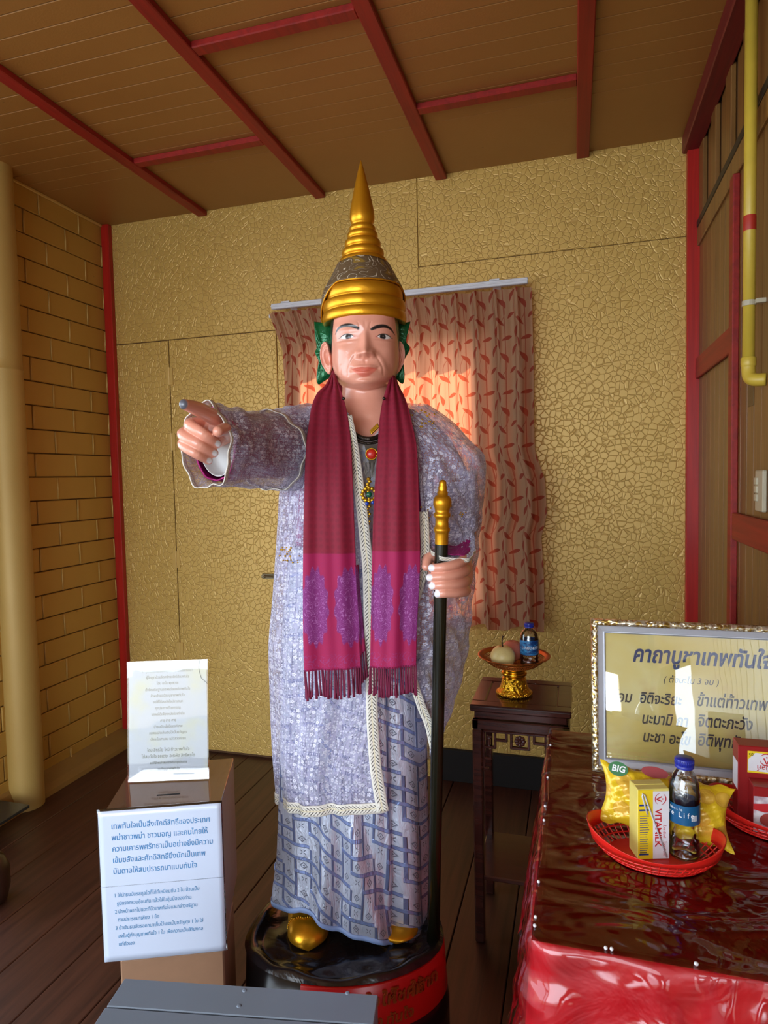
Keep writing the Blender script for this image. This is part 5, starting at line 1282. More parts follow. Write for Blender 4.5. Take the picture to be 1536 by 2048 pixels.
def curved_text(name, s_, size, mat, par, r, z, a_mid, adv=.62, sx=1.0, spacing=None):
    n_ = len(s_); w_ = spacing or size*adv
    for i, ch_ in enumerate(s_):
        if ch_ == ' ': continue
        a = a_mid+(i-(n_-1)/2)*w_/r; o_ = Vector((r*math.cos(a), r*math.sin(a), z)); text(name, ch_, size, mat, par, frame_m(o_, (-math.sin(a), math.cos(a), 0), (0, 0, 1)), 'CENTER', 0, .0001, sx=sx)
k1 = .0285
pf1 = [(k1*.6, 0), (k1*.9, .001), (k1, .006), (k1, .014), (k1*.96, .018), (k1, .022), (k1*.98, .034), (k1, .038), (k1, .085), (k1*.97, .088), (k1*.93, .096), (k1*.78, .106), (k1*.5, .114), (.0115, .118), (.0110, .124)]
bt = (bc.x+.047, bc.y+.012, zd+.001)
b1 = bottle(bt, pf1, .098, (.0145, .1195, .134), (.036, .082, k1+.0006), M_LAB1, 'small blue-labelled water bottle standing on the offering stand')
b1.location.z = zd
aview = math.atan2(-bt[1], -bt[0])
curved_text('lettering', 'JAROENDEE', .0125, M_WTXT, b1, k1+.0014, .056, aview+.10, .52, .8)
# ================================================================ table, cloth, film, pins
TX0, TY0, TY1 = -.066, .958, 1.79
table = empty('table', (.21, 1.37, 0), 0, 'table hidden under the red satin cloth', 'table')
M_TBL = plain('plain_table_wood', srgb(120, 84, 50), .6)
A('tabletop', MB().box(TX0+.012, XR-.02, TY0+.012, TY1-.012, ZT-.03, ZT-.008, .004), M_TBL, table)
for ax in (TX0+.03, XR-.07):
    for ay in (TY0+.03, TY1-.07): A('leg', MB().box(ax, ax+.045, ay, ay+.045, 0, ZT-.03, .003), M_TBL, table)
def m_cloth():
    t = T('red_satin_cloth'); p = t.coord('POS'); n = t.noise(p, 7, 4, .6, .8)
    return t.end(t.bsdf(srgb(196, 14, 28), .42, .05, t.bump(n, .02, .5), Sheen_Weight=.3, Sheen_Tint=srgb(255, 80, 90)))
M_CLOTH = m_cloth()
def drape(z_of, hang, amp, flare, off, nper=260, nd=46, seed=0, rng=None, wr=.0, topwr=.0):
    """skirt hanging from the left, front edges of the table; returns (nd, n, 3)"""
    pts = []; r = .035
    y_ = np.linspace(TY1, TY0+r, nper//2); pts += [(TX0, v, -1, 0) for v in y_]
    for a in np.linspace(0, PI/2, 16)[1:]: pts.append((TX0+r-r*math.cos(a), TY0+r-r*math.sin(a), -math.cos(a), -math.sin(a)))
    x_ = np.linspace(TX0+r, XR-.003, nper//2)[1:]; pts += [(v, TY0, 0, -1) for v in x_]
    E_ = np.array(pts); n = len(E_); s = np.concatenate([[0], np.cumsum(np.hypot(np.diff(E_[:, 0]), np.diff(E_[:, 1])))])
    P = np.zeros((nd, n, 3))
    for i in range(nd):
        f = i/(nd-1); dz = hang*max(0, (f-.06)/.94); rnd = .012
        curve = rnd*(1-math.cos(min(1, f/.06)*PI/2)) if f < .06 else rnd+dz
        outw = off+ (rnd*math.sin(min(1, f/.06)*PI/2)-rnd if f < .06 else 0)+flare*f**1.1
        A_ = amp*np.clip(f*1.6, 0, 1)*(np.sin(s*38+seed+np.sin(s*9+seed)*1.5)+.5*np.sin(s*83+2*seed)+.3*np.sin(s*19+seed*3)) + wr*np.sin(f*30+s*11+seed)*np.sin(s*21+seed)
        A_ = np.where(E_[:, 0] > XR-.03, 0, A_)
        P[i, :, 0] = np.minimum(E_[:, 0]+E_[:, 2]*(outw+A_), XR-.003); P[i, :, 1] = E_[:, 1]+E_[:, 3]*(outw+A_); P[i, :, 2] = ZT+z_of-curve
    return P, s
cl = empty('tablecloth', (.21, 1.37, ZT), 0, 'red satin tablecloth hanging in folds to the floor', 'tablecloth')
P, s = drape(0, .735, .013, .055, 0, seed=.7)
adopt(obj('hanging_skirt', grid_mesh('hanging_skirt', P, M_CLOTH, flip=True)), cl)
gx = np.linspace(TX0-.0, XR-.003, 40); gy = np.linspace(TY0-.0, TY1, 50); G = np.zeros((50, 40, 3)); G[..., 0] = gx[None]; G[..., 1] = gy[:, None]; G[..., 2] = ZT-.0002
rr0 = .012
G[..., 0] = np.clip(G[..., 0], TX0, XR-.003); 
adopt(obj('top_cloth', grid_mesh('top_cloth', G, M_CLOTH)), cl)
def m_film():
    t = T('clear_vinyl_film'); p = t.coord('POS'); x, y, z = t.xyz(p); n = t.noise(t.vec(x*4, y*9, z*4), 1.0, 2, .5, .9); n2 = t.noise(p, 3.2, 3, .5, 1.2)
    nm = t.bump(n*.6+n2, .045, .6); fr = t.node('ShaderNodeFresnel'); fr.inputs['IOR'].default_value = 1.5; t.put(fr.inputs['Normal'], nm)
    g_ = t.node('ShaderNodeBsdfGlossy'); g_.inputs['Roughness'].default_value = .07; t.put(g_.inputs['Normal'], nm); tr = t.node('ShaderNodeBsdfTransparent'); tr.inputs['Color'].default_value = (.93, .92, .93, 1)
    f = (S(t, fr.outputs[0])*1.05+.02).min(1.0)
    return t.end(t.mixsh(f, S(t, tr.outputs[0]), S(t, g_.outputs[0])))
M_FILM = m_film()
film = empty('table_cover', (.21, 1.37, ZT+.004), 0, 'clear plastic film cover wrinkled over the red tablecloth', 'cover')
P, s = drape(.0045, .36, .006, .050, .006, seed=2.9, wr=.004)
n_r = RNG.normal(size=8)
adopt(obj('hanging_film', grid_mesh('hanging_film', P, M_FILM, flip=True)), film)
gx = np.linspace(TX0-.006, XR-.003, 150); gy = np.linspace(TY0-.006, TY1, 200); XX, YY = np.meshgrid(gx, gy)
zz = .0040+0*XX
for k in range(26):
    cx_, cy_ = RNG.uniform(TX0, XR), RNG.uniform(TY0, TY1); an = RNG.uniform(-.35, .45); ln = RNG.uniform(.06, .22); wd_ = RNG.uniform(.004, .010)
    p_ = (XX-cx_)*math.cos(an)+(YY-cy_)*math.sin(an); q_ = -(XX-cx_)*math.sin(an)+(YY-cy_)*math.cos(an)+p_**2*RNG.uniform(-1, 1)
    zz += RNG.uniform(.0012, .0032)*np.exp(-(p_/ln)**2-(q_/wd_)**2)
zz = np.where((XX < TX0) | (YY < TY0), .003, zz)
flat = np.clip(1-np.exp(-(((XX-.24)/.17)**2+((YY-1.25)/.13)**2)**2), 0, 1); zz = .0030+(zz-.0030)*flat
bk = np.clip(1-np.exp(-((YY-1.56)/.05)**2), 0, 1); zz = .003+(zz-.003)*bk
adopt(obj('top_film', grid_mesh('top_film', np.stack([XX, YY, ZT+zz], -1), M_FILM)), film)
M_PEARL = plain('pearl_pin_head', srgb(225, 222, 226), .25)
pin_me = MB().sphere((0, 0, .0026), .0028, 10, 8).tube([(0, 0, .001), (0, 0, -.003)], .0005, 5).mesh('pin', M_PEARL, True)
for px, py, lb in ((1057, 1762, 'pearl pin a third of the way back along the table left edge'), (1053, 1833, 'pearl pin on the left table edge, upper of the close pair near the front corner'), (1052, 1850, 'pearl pin on the left table edge nearest the front corner'), (1213, 1921, 'leftmost pearl pin on the front table edge, below the near basket'), (1226, 1936, 'pearl pin just right of the leftmost one on the front table edge'), (1396, 1941, 'upper pearl pin of the right pair on the front table edge'), (1398, 1954, 'lower pearl pin of the right pair on the front table edge'), (1087, 1490, 'rearmost pearl pin on the left table edge beside the stool'), (1083, 1555, 'second pearl pin from the rear on the left table edge'), (1078, 1612, 'third pearl pin from the rear on the left table edge'), (1074, 1640, 'fourth pearl pin from the rear on the left table edge')):
    q = onZ(px, py, ZT+.005); q.x = max(q.x, TX0+.004); q.y = max(q.y, TY0+.002)
    obj('pin', pin_me, None, lb, 'pin', 'pearl pins along the table edge', loc=(q.x, q.y, ZT+.004))
# ================================================================ framed chant sign
ZF = ZT+.008
fl = onZ(1184, 1541, ZF); lean = .16; yF = fl.y; FX0 = fl.x; FX1 = XR-.012
FH = .355
sign = empty('framed_sign', ((FX0+FX1)/2, yF, ZF), 0, 'silver and gold framed yellow board with blue handwritten script leaning on the table', 'sign')
SM = Matrix.Translation((FX0, yF, ZF)) @ Matrix.Rotation(-lean, 4, 'X')          # local: x right, y away, z up the board
tl_ = onY(1176, 1238, yF+.05); FH = (tl_.z-ZF)/math.cos(lean); FWd = FX1-FX0
def framebar(name, a, b, w_, d_, mat, prof, inward):
    pass
def frame_ring(x0, x1, z0, z1, prof):
    """mitred moulding; prof = list of (inset, height towards viewer)"""
    v = []; f = []; k = len(prof)
    for ins, h in prof:
        for x, z in ((x0+ins, z0+ins), (x1-ins, z0+ins), (x1-ins, z1-ins), (x0+ins, z1-ins)): v.append(SM @ Vector((x, -h, z)))
    for i in range(k-1):
        for j in range(4): f.append((i*4+j, i*4+(j+1) % 4, (i+1)*4+(j+1) % 4, (i+1)*4+j))
    return v, f
t = T('silver_gold_ornate_moulding'); p = t.coord('POS'); n = t.noise(p, 130, 2, .5, .8); d = t.voro(p, 110, 'SMOOTH_F1')
M_FRG = t.end(t.bsdf(t.mix(t.ss(n, .4, .6), srgb(226, 220, 196), srgb(168, 136, 66)), .28, .8, t.bump(t.ss(d, .1, .6), .0022, .9)))
M_FRS = plain('silver_grey_moulding', srgb(196, 198, 206), .3, .45)
A('ornate_moulding', MB().add(*frame_ring(0, FWd, 0, FH, [(0, -.012), (0, .006), (.003, .011), (.008, .013), (.013, .010), (.015, .006)])), M_FRG, sign, True, 'gold and silver ornamented outer moulding')
A('inner_moulding', MB().add(*frame_ring(.015, FWd-.015, .015, FH-.015, [(0, .006), (.002, .005), (.012, .002), (.0135, .004), (.015, .004), (.0165, .0015), (.0175, 0)])), M_FRS, sign, False, 'smooth silver-grey inner moulding')
t = T('yellow_watercolour_print'); p = t.coord('POS'); n = t.noise(p, 6, 3, .5, .4); n2 = t.noise(p, 14, 4)
colp = t.mix(t.ss(n, .3, .7), srgb(228, 204, 116), srgb(236, 224, 168)); colp = t.mix(t.ss(n2, .55, .75)*.4, colp, srgb(200, 140, 90))
M_PRINT = t.end(t.bsdf(colp, .6)); I = .0315
def sbox(x0, x1, y0, y1, z0, z1): return MB().box(x0, x1, y0, y1, z0, z1, M=SM)
A('board', sbox(I, FWd-I, .0022, .004, I, FH-I), M_PRINT, sign); A('backing', sbox(.003, FWd-.003, .0045, .011, .003, FH-.003), M_TBL, sign)
t = T('picture_glass'); g_ = t.node('ShaderNodeBsdfGlossy'); g_.inputs['Roughness'].default_value = .015; tr = t.node('ShaderNodeBsdfTransparent'); fr = t.node('ShaderNodeFresnel'); fr.inputs['IOR'].default_value = 1.5
p = t.coord('POS'); nm = t.bump(t.noise(p, 5, 2), .004, .3); t.put(g_.inputs['Normal'], nm)
M_GLS = t.end(t.mixsh((S(t, fr.outputs[0])*1.7+.05).min(1.0), S(t, tr.outputs[0]), S(t, g_.outputs[0])))
A('glass', sbox(I-.001, FWd-I+.001, -.0012, -.0002, I-.001, FH-I+.001), M_GLS, sign)
M_HBL = plain('blue_brush_ink', srgb(38, 66, 120), .6); M_HGR = plain('dark_slate_ink', srgb(62, 66, 72), .6)
def stext(s_, px, py, size, mat, al='LEFT', sh=.25, sx=.9, bold=.0006):
    # place by the point on the board plane
    d = ray(px, py); n_ = SM.to_3x3() @ Vector((0, -1, 0)); o_ = SM @ Vector((0, .0021, 0)); q = C0+d*((o_-C0).dot(n_)/d.dot(n_)); loc = SM.inverted() @ q
    inv = sign.matrix_basis.inverted()
    m = inv @ SM @ frame_m((loc.x, .0016, loc.z), (1, 0, 0), (0, 0, 1)); text('lettering', s_, size, mat, sign, m, al, sh, .0002, bold=bold, sx=sx)
stext('คาถาบูชาเทพทันใจ', 1264, 1322, .050, M_HBL, sx=.80, bold=.0013); stext('( ตั้งนะโม 3 จบ )', 1326, 1364, .020, M_HGR, bold=0)
stext('โอม', 1226, 1402, .034, M_HGR, sx=.8); stext('อิติจะริยะ', 1278, 1405, .034, M_HGR, sx=.75); stext('ข้าแต่ท้าวเทพทันใจ', 1392, 1411, .036, M_HGR, sx=.75)
stext('นะมามิ กา', 1282, 1446, .034, M_HGR, sx=.75); stext('จิตตะภะวัง', 1394, 1452, .036, M_HGR, sx=.75)
stext('นะชา อะโข', 1284, 1482, .034, M_HGR, sx=.75); stext('อิติพุทธัสสะ', 1394, 1490, .036, M_HGR, sx=.75)
# small stand behind keeps it leaning
A('easel_strut', MB().box(FX0+FWd*.5-.02, FX0+FWd*.5+.02, yF+.085, yF+.089, ZF-.003, ZF+.20, M=None), M_TBL, sign)
# ================================================================ baskets
M_RPL = plain('red_basket_plastic', srgb(214, 34, 26), .32, 0, .05)
def basket(c, a, b, h, rz, label, grp=None):
    e = empty('basket', c, rz, label, 'basket', grp); N = 64
    def ring(k, z): return [(k*a*math.cos(2*PI*i/N), k*b*math.sin(2*PI*i/N), z) for i in range(N+1)]
    rimz = lambda i: h+.012*math.cos(2*2*PI*i/N)      # ends of the oval rise a little
    # solid base and lattice wall
    v = [(.0, .0, .003)]+[(p[0], p[1], .003) for p in ring(.70, 0)[:-1]]; v2 = [(x, y, .0) for x, y, z in v]
    f = [(0, 1+i, 1+(i+1) % N) for i in range(N)]+[(N+1, N+2+(i+1) % N, N+2+i) for i in range(N)]+[(1+i, N+2+i, N+2+(i+1) % N, 1+(i+1) % N) for i in range(N)]
    obj('base', MB().add(v, f).mesh('base', M_RPL), e)
    mb = MB(); kf = lambda t_: .70+.26*t_**.8
    for t_ in (0, .33, .66): mb.tube([(kf(t_)*a*math.cos(2*PI*i/N), kf(t_)*b*math.sin(2*PI*i/N), .002+t_*(h*.62)) for i in range(N+1)], .0017, 5, False)
    for i in range(0, 46):
        an = 2*PI*i/46; mb.tube([(kf(t_)*a*math.cos(an), kf(t_)*b*math.sin(an), .002+t_*h*.62) for t_ in (0, .33, .66, .95)], .0015, 4, False)
    obj('lattice_wall', mb.mesh('lattice_wall', M_RPL, True), e)
    # solid flared rim band
    v = []; f = []
    prof = [(.945, .60, 0), (.975, .80, 0), (1.0, 1.0, 1), (1.02, 1.02, 1), (1.02, .985, 1), (.988, .80, 0), (.955, .60, 0)]
    for k, zz_, r_ in prof:
        for i in range(N): v.append((k*a*math.cos(2*PI*i/N), k*b*math.sin(2*PI*i/N), zz_*h+ (.012*math.cos(4*PI*i/N)*(zz_-.55)*2)))
    for j in range(len(prof)): 
        for i in range(N): f.append((j*N+i, j*N+(i+1) % N, ((j+1) % len(prof))*N+(i+1) % N, ((j+1) % len(prof))*N+i))
    obj('rim', MB().add(v, f).mesh('rim', M_RPL, True), e); return e
ZB = ZT+.0045
bl0 = onZ(1176, 1650, ZB+.04); br0 = onZ(1450, 1690, ZB+.045); bf0 = onZ(1318, 1752, ZB)
bcx, bcy = (bl0.x+br0.x)/2, (bl0.y+br0.y)/2; ba = (br0-bl0).length/2; brz = math.atan2(br0.y-bl0.y, br0.x-bl0.x)

bk1 = basket((bcx, bcy, ZB), ba, .078, .046, brz, 'red oval plastic basket with drink carton, bottle and yellow snack bag')
ctr2 = onZ(1560, 1640, ZB+.02)
bk2 = basket((ctr2.x, ctr2.y, ZB), .122, .076, .046, -.25, 'red oval plastic basket holding dark red cartons at the right edge')
bin_ = ZB+.0035
# water bottle in the basket
k2 = .0265
bb = onZ(1368, 1712, bin_); 
pf2 = [(k2*.55, 0), (k2*.92, .002), (k2, .008), (k2*.96, .014), (k2*1.0, .018), (k2*.90, .028), (k2*.97, .034), (k2*.86, .044), (k2*.95, .052), (k2*.90, .060), (k2*.97, .066), (k2*.97, .104), (k2*1.02, .108), (k2*1.02, .116), (k2*.98, .122), (k2*.90, .136), (k2*.70, .150), (k2*.5, .158), (.0125, .161), (.012, .168)]
b2 = bottle((bb.x, bb.y, bin_+.001), pf2, .128, (.0158, .163, .180), (.068, .103, k2*.97+.0006), M_LAB2, 'clear water bottle with dark blue label standing in the near basket')
av = math.atan2(-bb.y, -bb.x)
curved_text('lettering', 'Pure Life', .0135, M_WTXT, b2, k2+.0014, .083, av-.48, .50, .9); curved_text('lettering', 'Nestle', .007, M_WTXT, b2, k2+.0014, .0945, av-.5, .55)
v_ = []
curved_text('lettering', '||||||', .011, M_WTXT, b2, k2+.0012, .080, av+.62, .16)
# ---- yellow soy-milk carton
def carton(c, w_, d_, h, rz, label, m_side, m_front=None, name='drink_carton', gable=False):
    e = empty(name, c, rz, label, 'carton'); mb = MB().box(-w_/2, w_/2, -d_/2, d_/2, 0, h, .0015); obj('carton_body', mb.mesh('carton_body', m_side), e); return e
M_YEL = plain('yellow_carton_print', srgb(240, 206, 34), .4); M_WCAR = plain('white_carton_print', srgb(226, 222, 226), .4); M_FOIL = plain('carton_paper', srgb(226, 208, 112), .4)
cb = onZ(1300, 1717, bin_); cw, chh = .0575, .128; crz = PSI+.02
cart = carton((cb.x, cb.y+.018, bin_), cw, .038, chh, crz, 'yellow and white drink carton with a straw taped to its front', M_FOIL)
yf = -.0192
obj('yellow_panel', MB().box(-cw/2+.001, cw/2-.030, yf-.0004, yf+.0003, .001, chh-.001).mesh('yellow_panel', M_YEL), cart)
obj('white_panel', MB().box(cw/2-.030, cw/2-.001, yf-.0005, yf+.0003, .001, chh-.004).mesh('white_panel', M_WCAR), cart)
fm = lambda x, z, rot=0: Matrix.Translation((x, yf-.0006, z)) @ Matrix.Rotation(PI/2, 4, 'X') @ Matrix.Rotation(rot, 4, 'Z')
text('lettering', 'VITAMILK', .0160, M_RTXT, cart, fm(cw/2-.026, chh-.036, -PI/2), 'LEFT', 0, .0002, bold=.0003, sx=1.0)
text('lettering', 'ไวตามิลค์', .0065, M_RTXT, cart, fm(cw/2-.0115, chh-.066, -PI/2), 'LEFT', 0, .0002)
text('lettering', 'ไวตามิลค์', .0070, M_RTXT, cart, fm(cw/2-.0115, chh-.096, -PI/2), 'LEFT', 0, .0002)
for i in range(17): obj('fine_print', MB().box(-cw/2+.004, -cw/2+.016+.005*random.random(), yf-.0007, yf-.0003, .012+i*.0042, .0128+i*.0042+.0004).mesh('fine_print', M_KTXT), cart, kind='stuff') if i == 0 else None
mb = MB()
for i in range(16): mb.box(-cw/2+.004, -cw/2+.016+.005*random.random(), yf-.0007, yf-.0003, .016+i*.0042, .0170+i*.0042)
for z in (.008, .089, .098): mb.box(-cw/2+.003, -cw/2+.020, yf-.0008, yf-.0003, z, z+.003)
obj('fine_print', mb.mesh('fine_print', M_NAVY), cart, kind='stuff')
mb = MB(); e_ = (cw/2-.0165, chh-.018)
def vlogo(mb, M_, r, mat_i=0):
    """circle with a bold V and a dot"""
    for a0, a1, w0 in ((.15, 2.6, .16), (3.3, 5.75, .12)):
        pts = [(r*math.cos(a0+(a1-a0)*i/16), r*math.sin(a0+(a1-a0)*i/16)) for i in range(17)]
        for i, (p, q) in enumerate(zip(pts[:-1], pts[1:])):
            k_ = w0*(.3+.9*math.sin(PI*(i+.5)/16)) 
            P4_ = [(p[0]*(1-k_), p[1]*(1-k_)), (p[0], p[1]), (q[0], q[1]), (q[0]*(1-k_), q[1]*(1-k_))]; mb.add([M_ @ Vector((a, b, .0002)) for a, b in P4_], [(0, 1, 2, 3)])
    for P4_ in (((-.52, .22), (-.28, .22), (.04, -.72), (-.10, -.72)), ((.52, .22), (.28, .22), (-.08, -.72), (.10, -.72))): mb.add([M_ @ Vector((a*r, b*r, .0003)) for a, b in P4_], [(0, 1, 2, 3)])
    mb.add([M_ @ Vector((.12*r*math.cos(k*PI/5), .36*r+.12*r*math.sin(k*PI/5), .0003)) for k in range(10)], [tuple(range(10))])
vlogo(mb, fm(e_[0], e_[1], -PI/2), .0105); obj('logo', mb.mesh('logo', M_RTXT), cart)
st = [(-cw/2+.008, yf-.0022, chh-.045), (-cw/2+.005, yf-.0022, chh-.010), (-cw/2+.0075, yf-.0022, chh-.006), (-cw/2+.0105, yf-.0022, chh-.010), (cw/2-.004, yf-.0022, .010)]
obj('straw', MB().tube([(-cw/2+.017, yf-.0022, chh-.045), (-cw/2+.0075, yf-.0022, chh-.011), (-cw/2+.0085, yf-.0022, chh-.007), (-cw/2+.0115, yf-.0022, chh-.008), (cw/2-.006, yf-.0022, .004)], .0015, 8).mesh('straw', M_WHT, True), cart, 'bent white straw')
obj('top_flap', MB().box(-cw/2+.002, cw/2-.002, -.002, .006, chh, chh+.0012).mesh('top_flap', M_FOIL), cart)
# ---- yellow snack bag
t = T('yellow_crisp_bag'); p = t.coord('Object'); x_, y_, z_ = t.xyz(p); chipn = t.voro(t.vec(x_*22+3.1, z_*26+.4, 0.0), 1.0, 'F1', .8, dims='2D')
chip = t.ss(chipn, .36, .30)*t.ss(z_, .062, .05)*t.ss(z_, -.045, -.03)
colc = t.mix(chip*.75, srgb(222, 184, 36), srgb(214, 164, 66)); colc = t.mix(t.ss((chipn-.33).abs(), .03, .01)*chip*.6, colc, srgb(190, 130, 30))
M_BAG = t.end(t.bsdf(colc, .22, .1, t.bump(t.noise(p, 26, 3, .6, .8), .006, .7)))
def pillow():
    w_, h = .240, .110; nu, nv = 60, 40; P = np.zeros((2, nv+1, nu+1, 3))
    for sgn in (0, 1):
        for j in range(nv+1):
            for i in range(nu+1):
                u_ = i/nu*2-1; v_ = j/nv*2-1; th_ = (max(0, 1-abs(u_)**3.0))**.7*(max(0, 1-abs(v_)**2.6))**.7
                pin_ = 1-.14*(1-v_*v_)*abs(u_)**3; pv_ = 1-.10*(1-u_*u_)*abs(v_)**3
                P[sgn, j, i] = (u_*w_/2*pin_, (.024*th_+.0015*math.sin(u_*23+v_*9)*th_+.0020*math.sin(v_*17-u_*13)*th_)*(1 if sgn else -1), v_*h/2*pv_+.0025*math.sin(u_*18)*(abs(v_) > .95))
    F0 = grid_faces(nv+1, nu+1).tolist(); n_ = (nv+1)*(nu+1); F1 = [tuple(k+n_ for k in q[::-1]) for q in F0]
    return mesh('bag_film', P.reshape(-1, 3), F0+F1, M_BAG, True)
bg_c = onZ(1325, 1640, bin_+.035)
q1 = onY(1180, 1565, bcy+.045); q2 = onY(1465, 1675, bcy+.02)
bag = empty('snack_bag', (bcx+.000, bcy+.040, bin_+.005), 0, 'puffy yellow crisp bag lying tilted behind the carton in the near basket', 'bag')
BM = Matrix.Translation((.024, .022, .062)) @ Matrix.Rotation(brz+.0, 4, 'Z') @ Matrix.Rotation(.08, 4, 'Y') @ Matrix.Rotation(-.45, 4, 'X')
me = pillow(); o = obj('bag_film', me, bag); o.matrix_basis = BM
logo = MB(); fmb = lambda x, z, off=.0: BM @ frame_m((x, -.0262-off, z), (1, 0, 0), (0, 0, 1))
def disc(M_, rx, ry, n=24): return [M_ @ Vector((rx*math.cos(2*PI*k/n), ry*math.sin(2*PI*k/n), 0)) for k in range(n)], [tuple(range(n))]
fb = lambda x, z, y: BM @ frame_m((x, y, z), (1, 0, 0), (0, 0, 1))
obj('green_logo', MB().add(*disc(fb(-.085, .045, -.0165), .018, .013)).mesh('green_logo', plain('green_print', srgb(30, 110, 50), .4)), bag)
text('lettering', 'BIG', .016, M_WTXT, bag, fb(-.097, .040, -.0170), 'LEFT', .1, .0002, bold=.0004)
obj('red_logo', MB().add(*disc(fb(-.020, .052, -.0155), .024, .010)).mesh('red_logo', plain('dark_red_print', srgb(150, 26, 30), .4)), bag)
# ---- dark red cartons in the far basket
M_CRT = plain('dark_red_carton', srgb(150, 22, 24), .35)
rc = onZ(1492, 1648, bin_)
ca = carton((rc.x+.028, rc.y+.036, bin_), .080, .042, .150, .02, 'tall red drink carton with a yellow and white corner, the rear one of two', M_CRT)
yf2 = -.0212
fm2 = lambda x, z, rot=0, y=yf2: Matrix.Translation((x, y-.0006, z)) @ Matrix.Rotation(PI/2, 4, 'X') @ Matrix.Rotation(rot, 4, 'Z')
obj('yellow_panel', MB().box(-.0235, .0395, yf2-.0004, yf2, .098, .141).mesh('yellow_panel', M_YEL), ca)
mb = MB().add([fm2(x, z) @ Vector((0, 0, 0)) for x, z in ((-.0225, .102), (.039, .100), (.039, .137), (-.010, .138), (-.0225, .124))], [(0, 1, 2, 3, 4)]); obj('white_panel', mb.mesh('white_panel', M_WCAR), ca)
mb = MB(); vlogo(mb, fm2(.010, .126, 0, yf2-.0004), .0125); obj('logo', mb.mesh('logo', M_RTXT), ca)
text('lettering', 'ไวตามิลค์', .0145, M_RTXT, ca, fm2(.040, .114, PI, yf2-.0004), 'LEFT', 0, .0002, sx=.9)
text('lettering', '50', .009, M_KTXT, ca, fm2(-.022, .130, .2, yf2-.0002), 'LEFT', .2, .0001)
obj('side_print', MB().box(-.0404, -.0400, -.018, .016, .06, .115).mesh('side_print', M_WCAR), ca, 'pale grey side panel')
cb2 = carton((rc.x+.045, rc.y-.006, bin_), .078, .040, .088, .0, 'short dark red and white drink pack, the front one of two', M_CRT)
yf3 = -.0202
t = T('brown_drink_print'); p = t.coord('Object'); x_, y_, z_ = t.xyz(p); n = t.noise(p, 40, 3); M_CUP = t.end(t.bsdf(t.mix(t.ss(n, .4, .6), srgb(226, 220, 222), srgb(176, 150, 160)), .4))
obj('white_panel', MB().box(-.0385, .0385, yf3-.0004, yf3, .001, .070).mesh('white_panel', M_CUP), cb2)
mb = MB().add([Matrix.Translation((0, yf3-.0007, 0)) @ Vector((x, 0, z)) for x, z in ((-.0385, .055), (.0385, .064), (.0385, .048), (-.02, .040), (-.0385, .044))], [(0, 1, 2, 3, 4)]); obj('red_swoosh', mb.mesh('red_swoosh', M_RTXT), cb2)
fm3 = lambda x, z: Matrix.Translation((x, yf3-.0012, z)) @ Matrix.Rotation(PI/2, 4, 'X')
v_, f_ = disc(fm3(-.008, .026), .020, .014); obj('cup_picture', MB().add(v_, f_).mesh('cup_picture', plain('brick_red_print', srgb(170, 70, 60), .4)), cb2)
obj('glass_picture', MB().box(.008, .026, yf3-.0018, yf3-.0012, .004, .042, .0).mesh('glass_picture', plain('dark_brown_print', srgb(40, 28, 24), .4)), cb2)
text('lettering', 'งาดำ', .016, M_WTXT, cb2, Matrix.Translation((-.006, yf3-.0014, .046)) @ Matrix.Rotation(PI/2, 4, 'X'), 'LEFT', 0, .0002, bold=.0004)
# ================================================================ donation box, signs, stand, cabinet (left foreground)
M_ACR = T('brown_tinted_acrylic'); g_ = M_ACR.node('ShaderNodeBsdfTransparent'); g_.inputs['Color'].default_value = (.62, .50, .38, 1); gg = M_ACR.node('ShaderNodeBsdfGlossy'); gg.inputs['Roughness'].default_value = .03; fr = M_ACR.node('ShaderNodeFresnel'); fr.inputs['IOR'].default_value = 1.5
M_ACR = M_ACR.end(M_ACR.mixsh(0.16, S(M_ACR, g_.outputs[0]), S(M_ACR, gg.outputs[0])))
M_BRN = plain('brown_mdf_board', srgb(150, 112, 84), .5)
ZD = .69
f0 = onZ(205, 1622, ZD); f1 = onZ(447, 1604, ZD); b1_ = onZ(453, 1517, ZD)
xd = (f1-f0); wD = xd.length; xd.normalize(); yd = Vector((-xd.y, xd.x, 0)); dD = max(.16, (b1_-f1).dot(yd)); rzD = math.atan2(xd.y, xd.x)

cD = (f0+f1)/2+yd*dD/2; dbx = empty('donation_box', (cD.x, cD.y, .36), rzD, 'brown-topped acrylic donation box with a coin slot and round metal feet', 'box')
hw, hd = wD/2, dD/2; hb = ZD-.36
obj('lid', MB().box(-hw+.006, hw-.006, -hd, hd, hb-.006, hb, .001).mesh('lid', plain('glossy_brown_lid', srgb(140, 112, 90), .06, .45, .1, 10, 0, Coat_Weight=.8)), dbx, 'glossy brown lid')
obj('slot', MB().box(-.028, .026, -hd+.055, -hd+.060, hb, hb+.0006).mesh('slot', plain('black_slot', srgb(8, 8, 8), .9)), dbx)
for nm, bx_ in (('side_panel', (-hw+.006, -hw+.010, -hd, hd)), ('side_panel', (hw-.010, hw-.006, -hd, hd)), ('back_panel', (-hw+.010, hw-.010, hd-.004, hd)), ('front_panel', (-hw+.010, hw-.010, -hd, -hd+.004))):
    obj(nm, MB().box(*bx_, .006, hb-.006, .0005).mesh(nm, M_BRN if nm != 'front_panel' else M_BRN), dbx)
obj('floor_panel', MB().box(-hw+.006, hw-.006, -hd, hd, 0, .006, .001).mesh('floor_panel', M_BRN), dbx)
M_CHR = plain('brushed_steel_foot', srgb(120, 126, 134), .3, .8)
for sx_ in (-hw+.05, hw-.03):
    for sy_ in (-hd+.03, hd-.03): obj('foot', MB().lathe([(.016, 0), (.018, -.002), (.018, -.036), (.015, -.038), (.001, -.038)], 24, (sx_, sy_, 0)).mesh('foot', M_CHR, True), dbx)
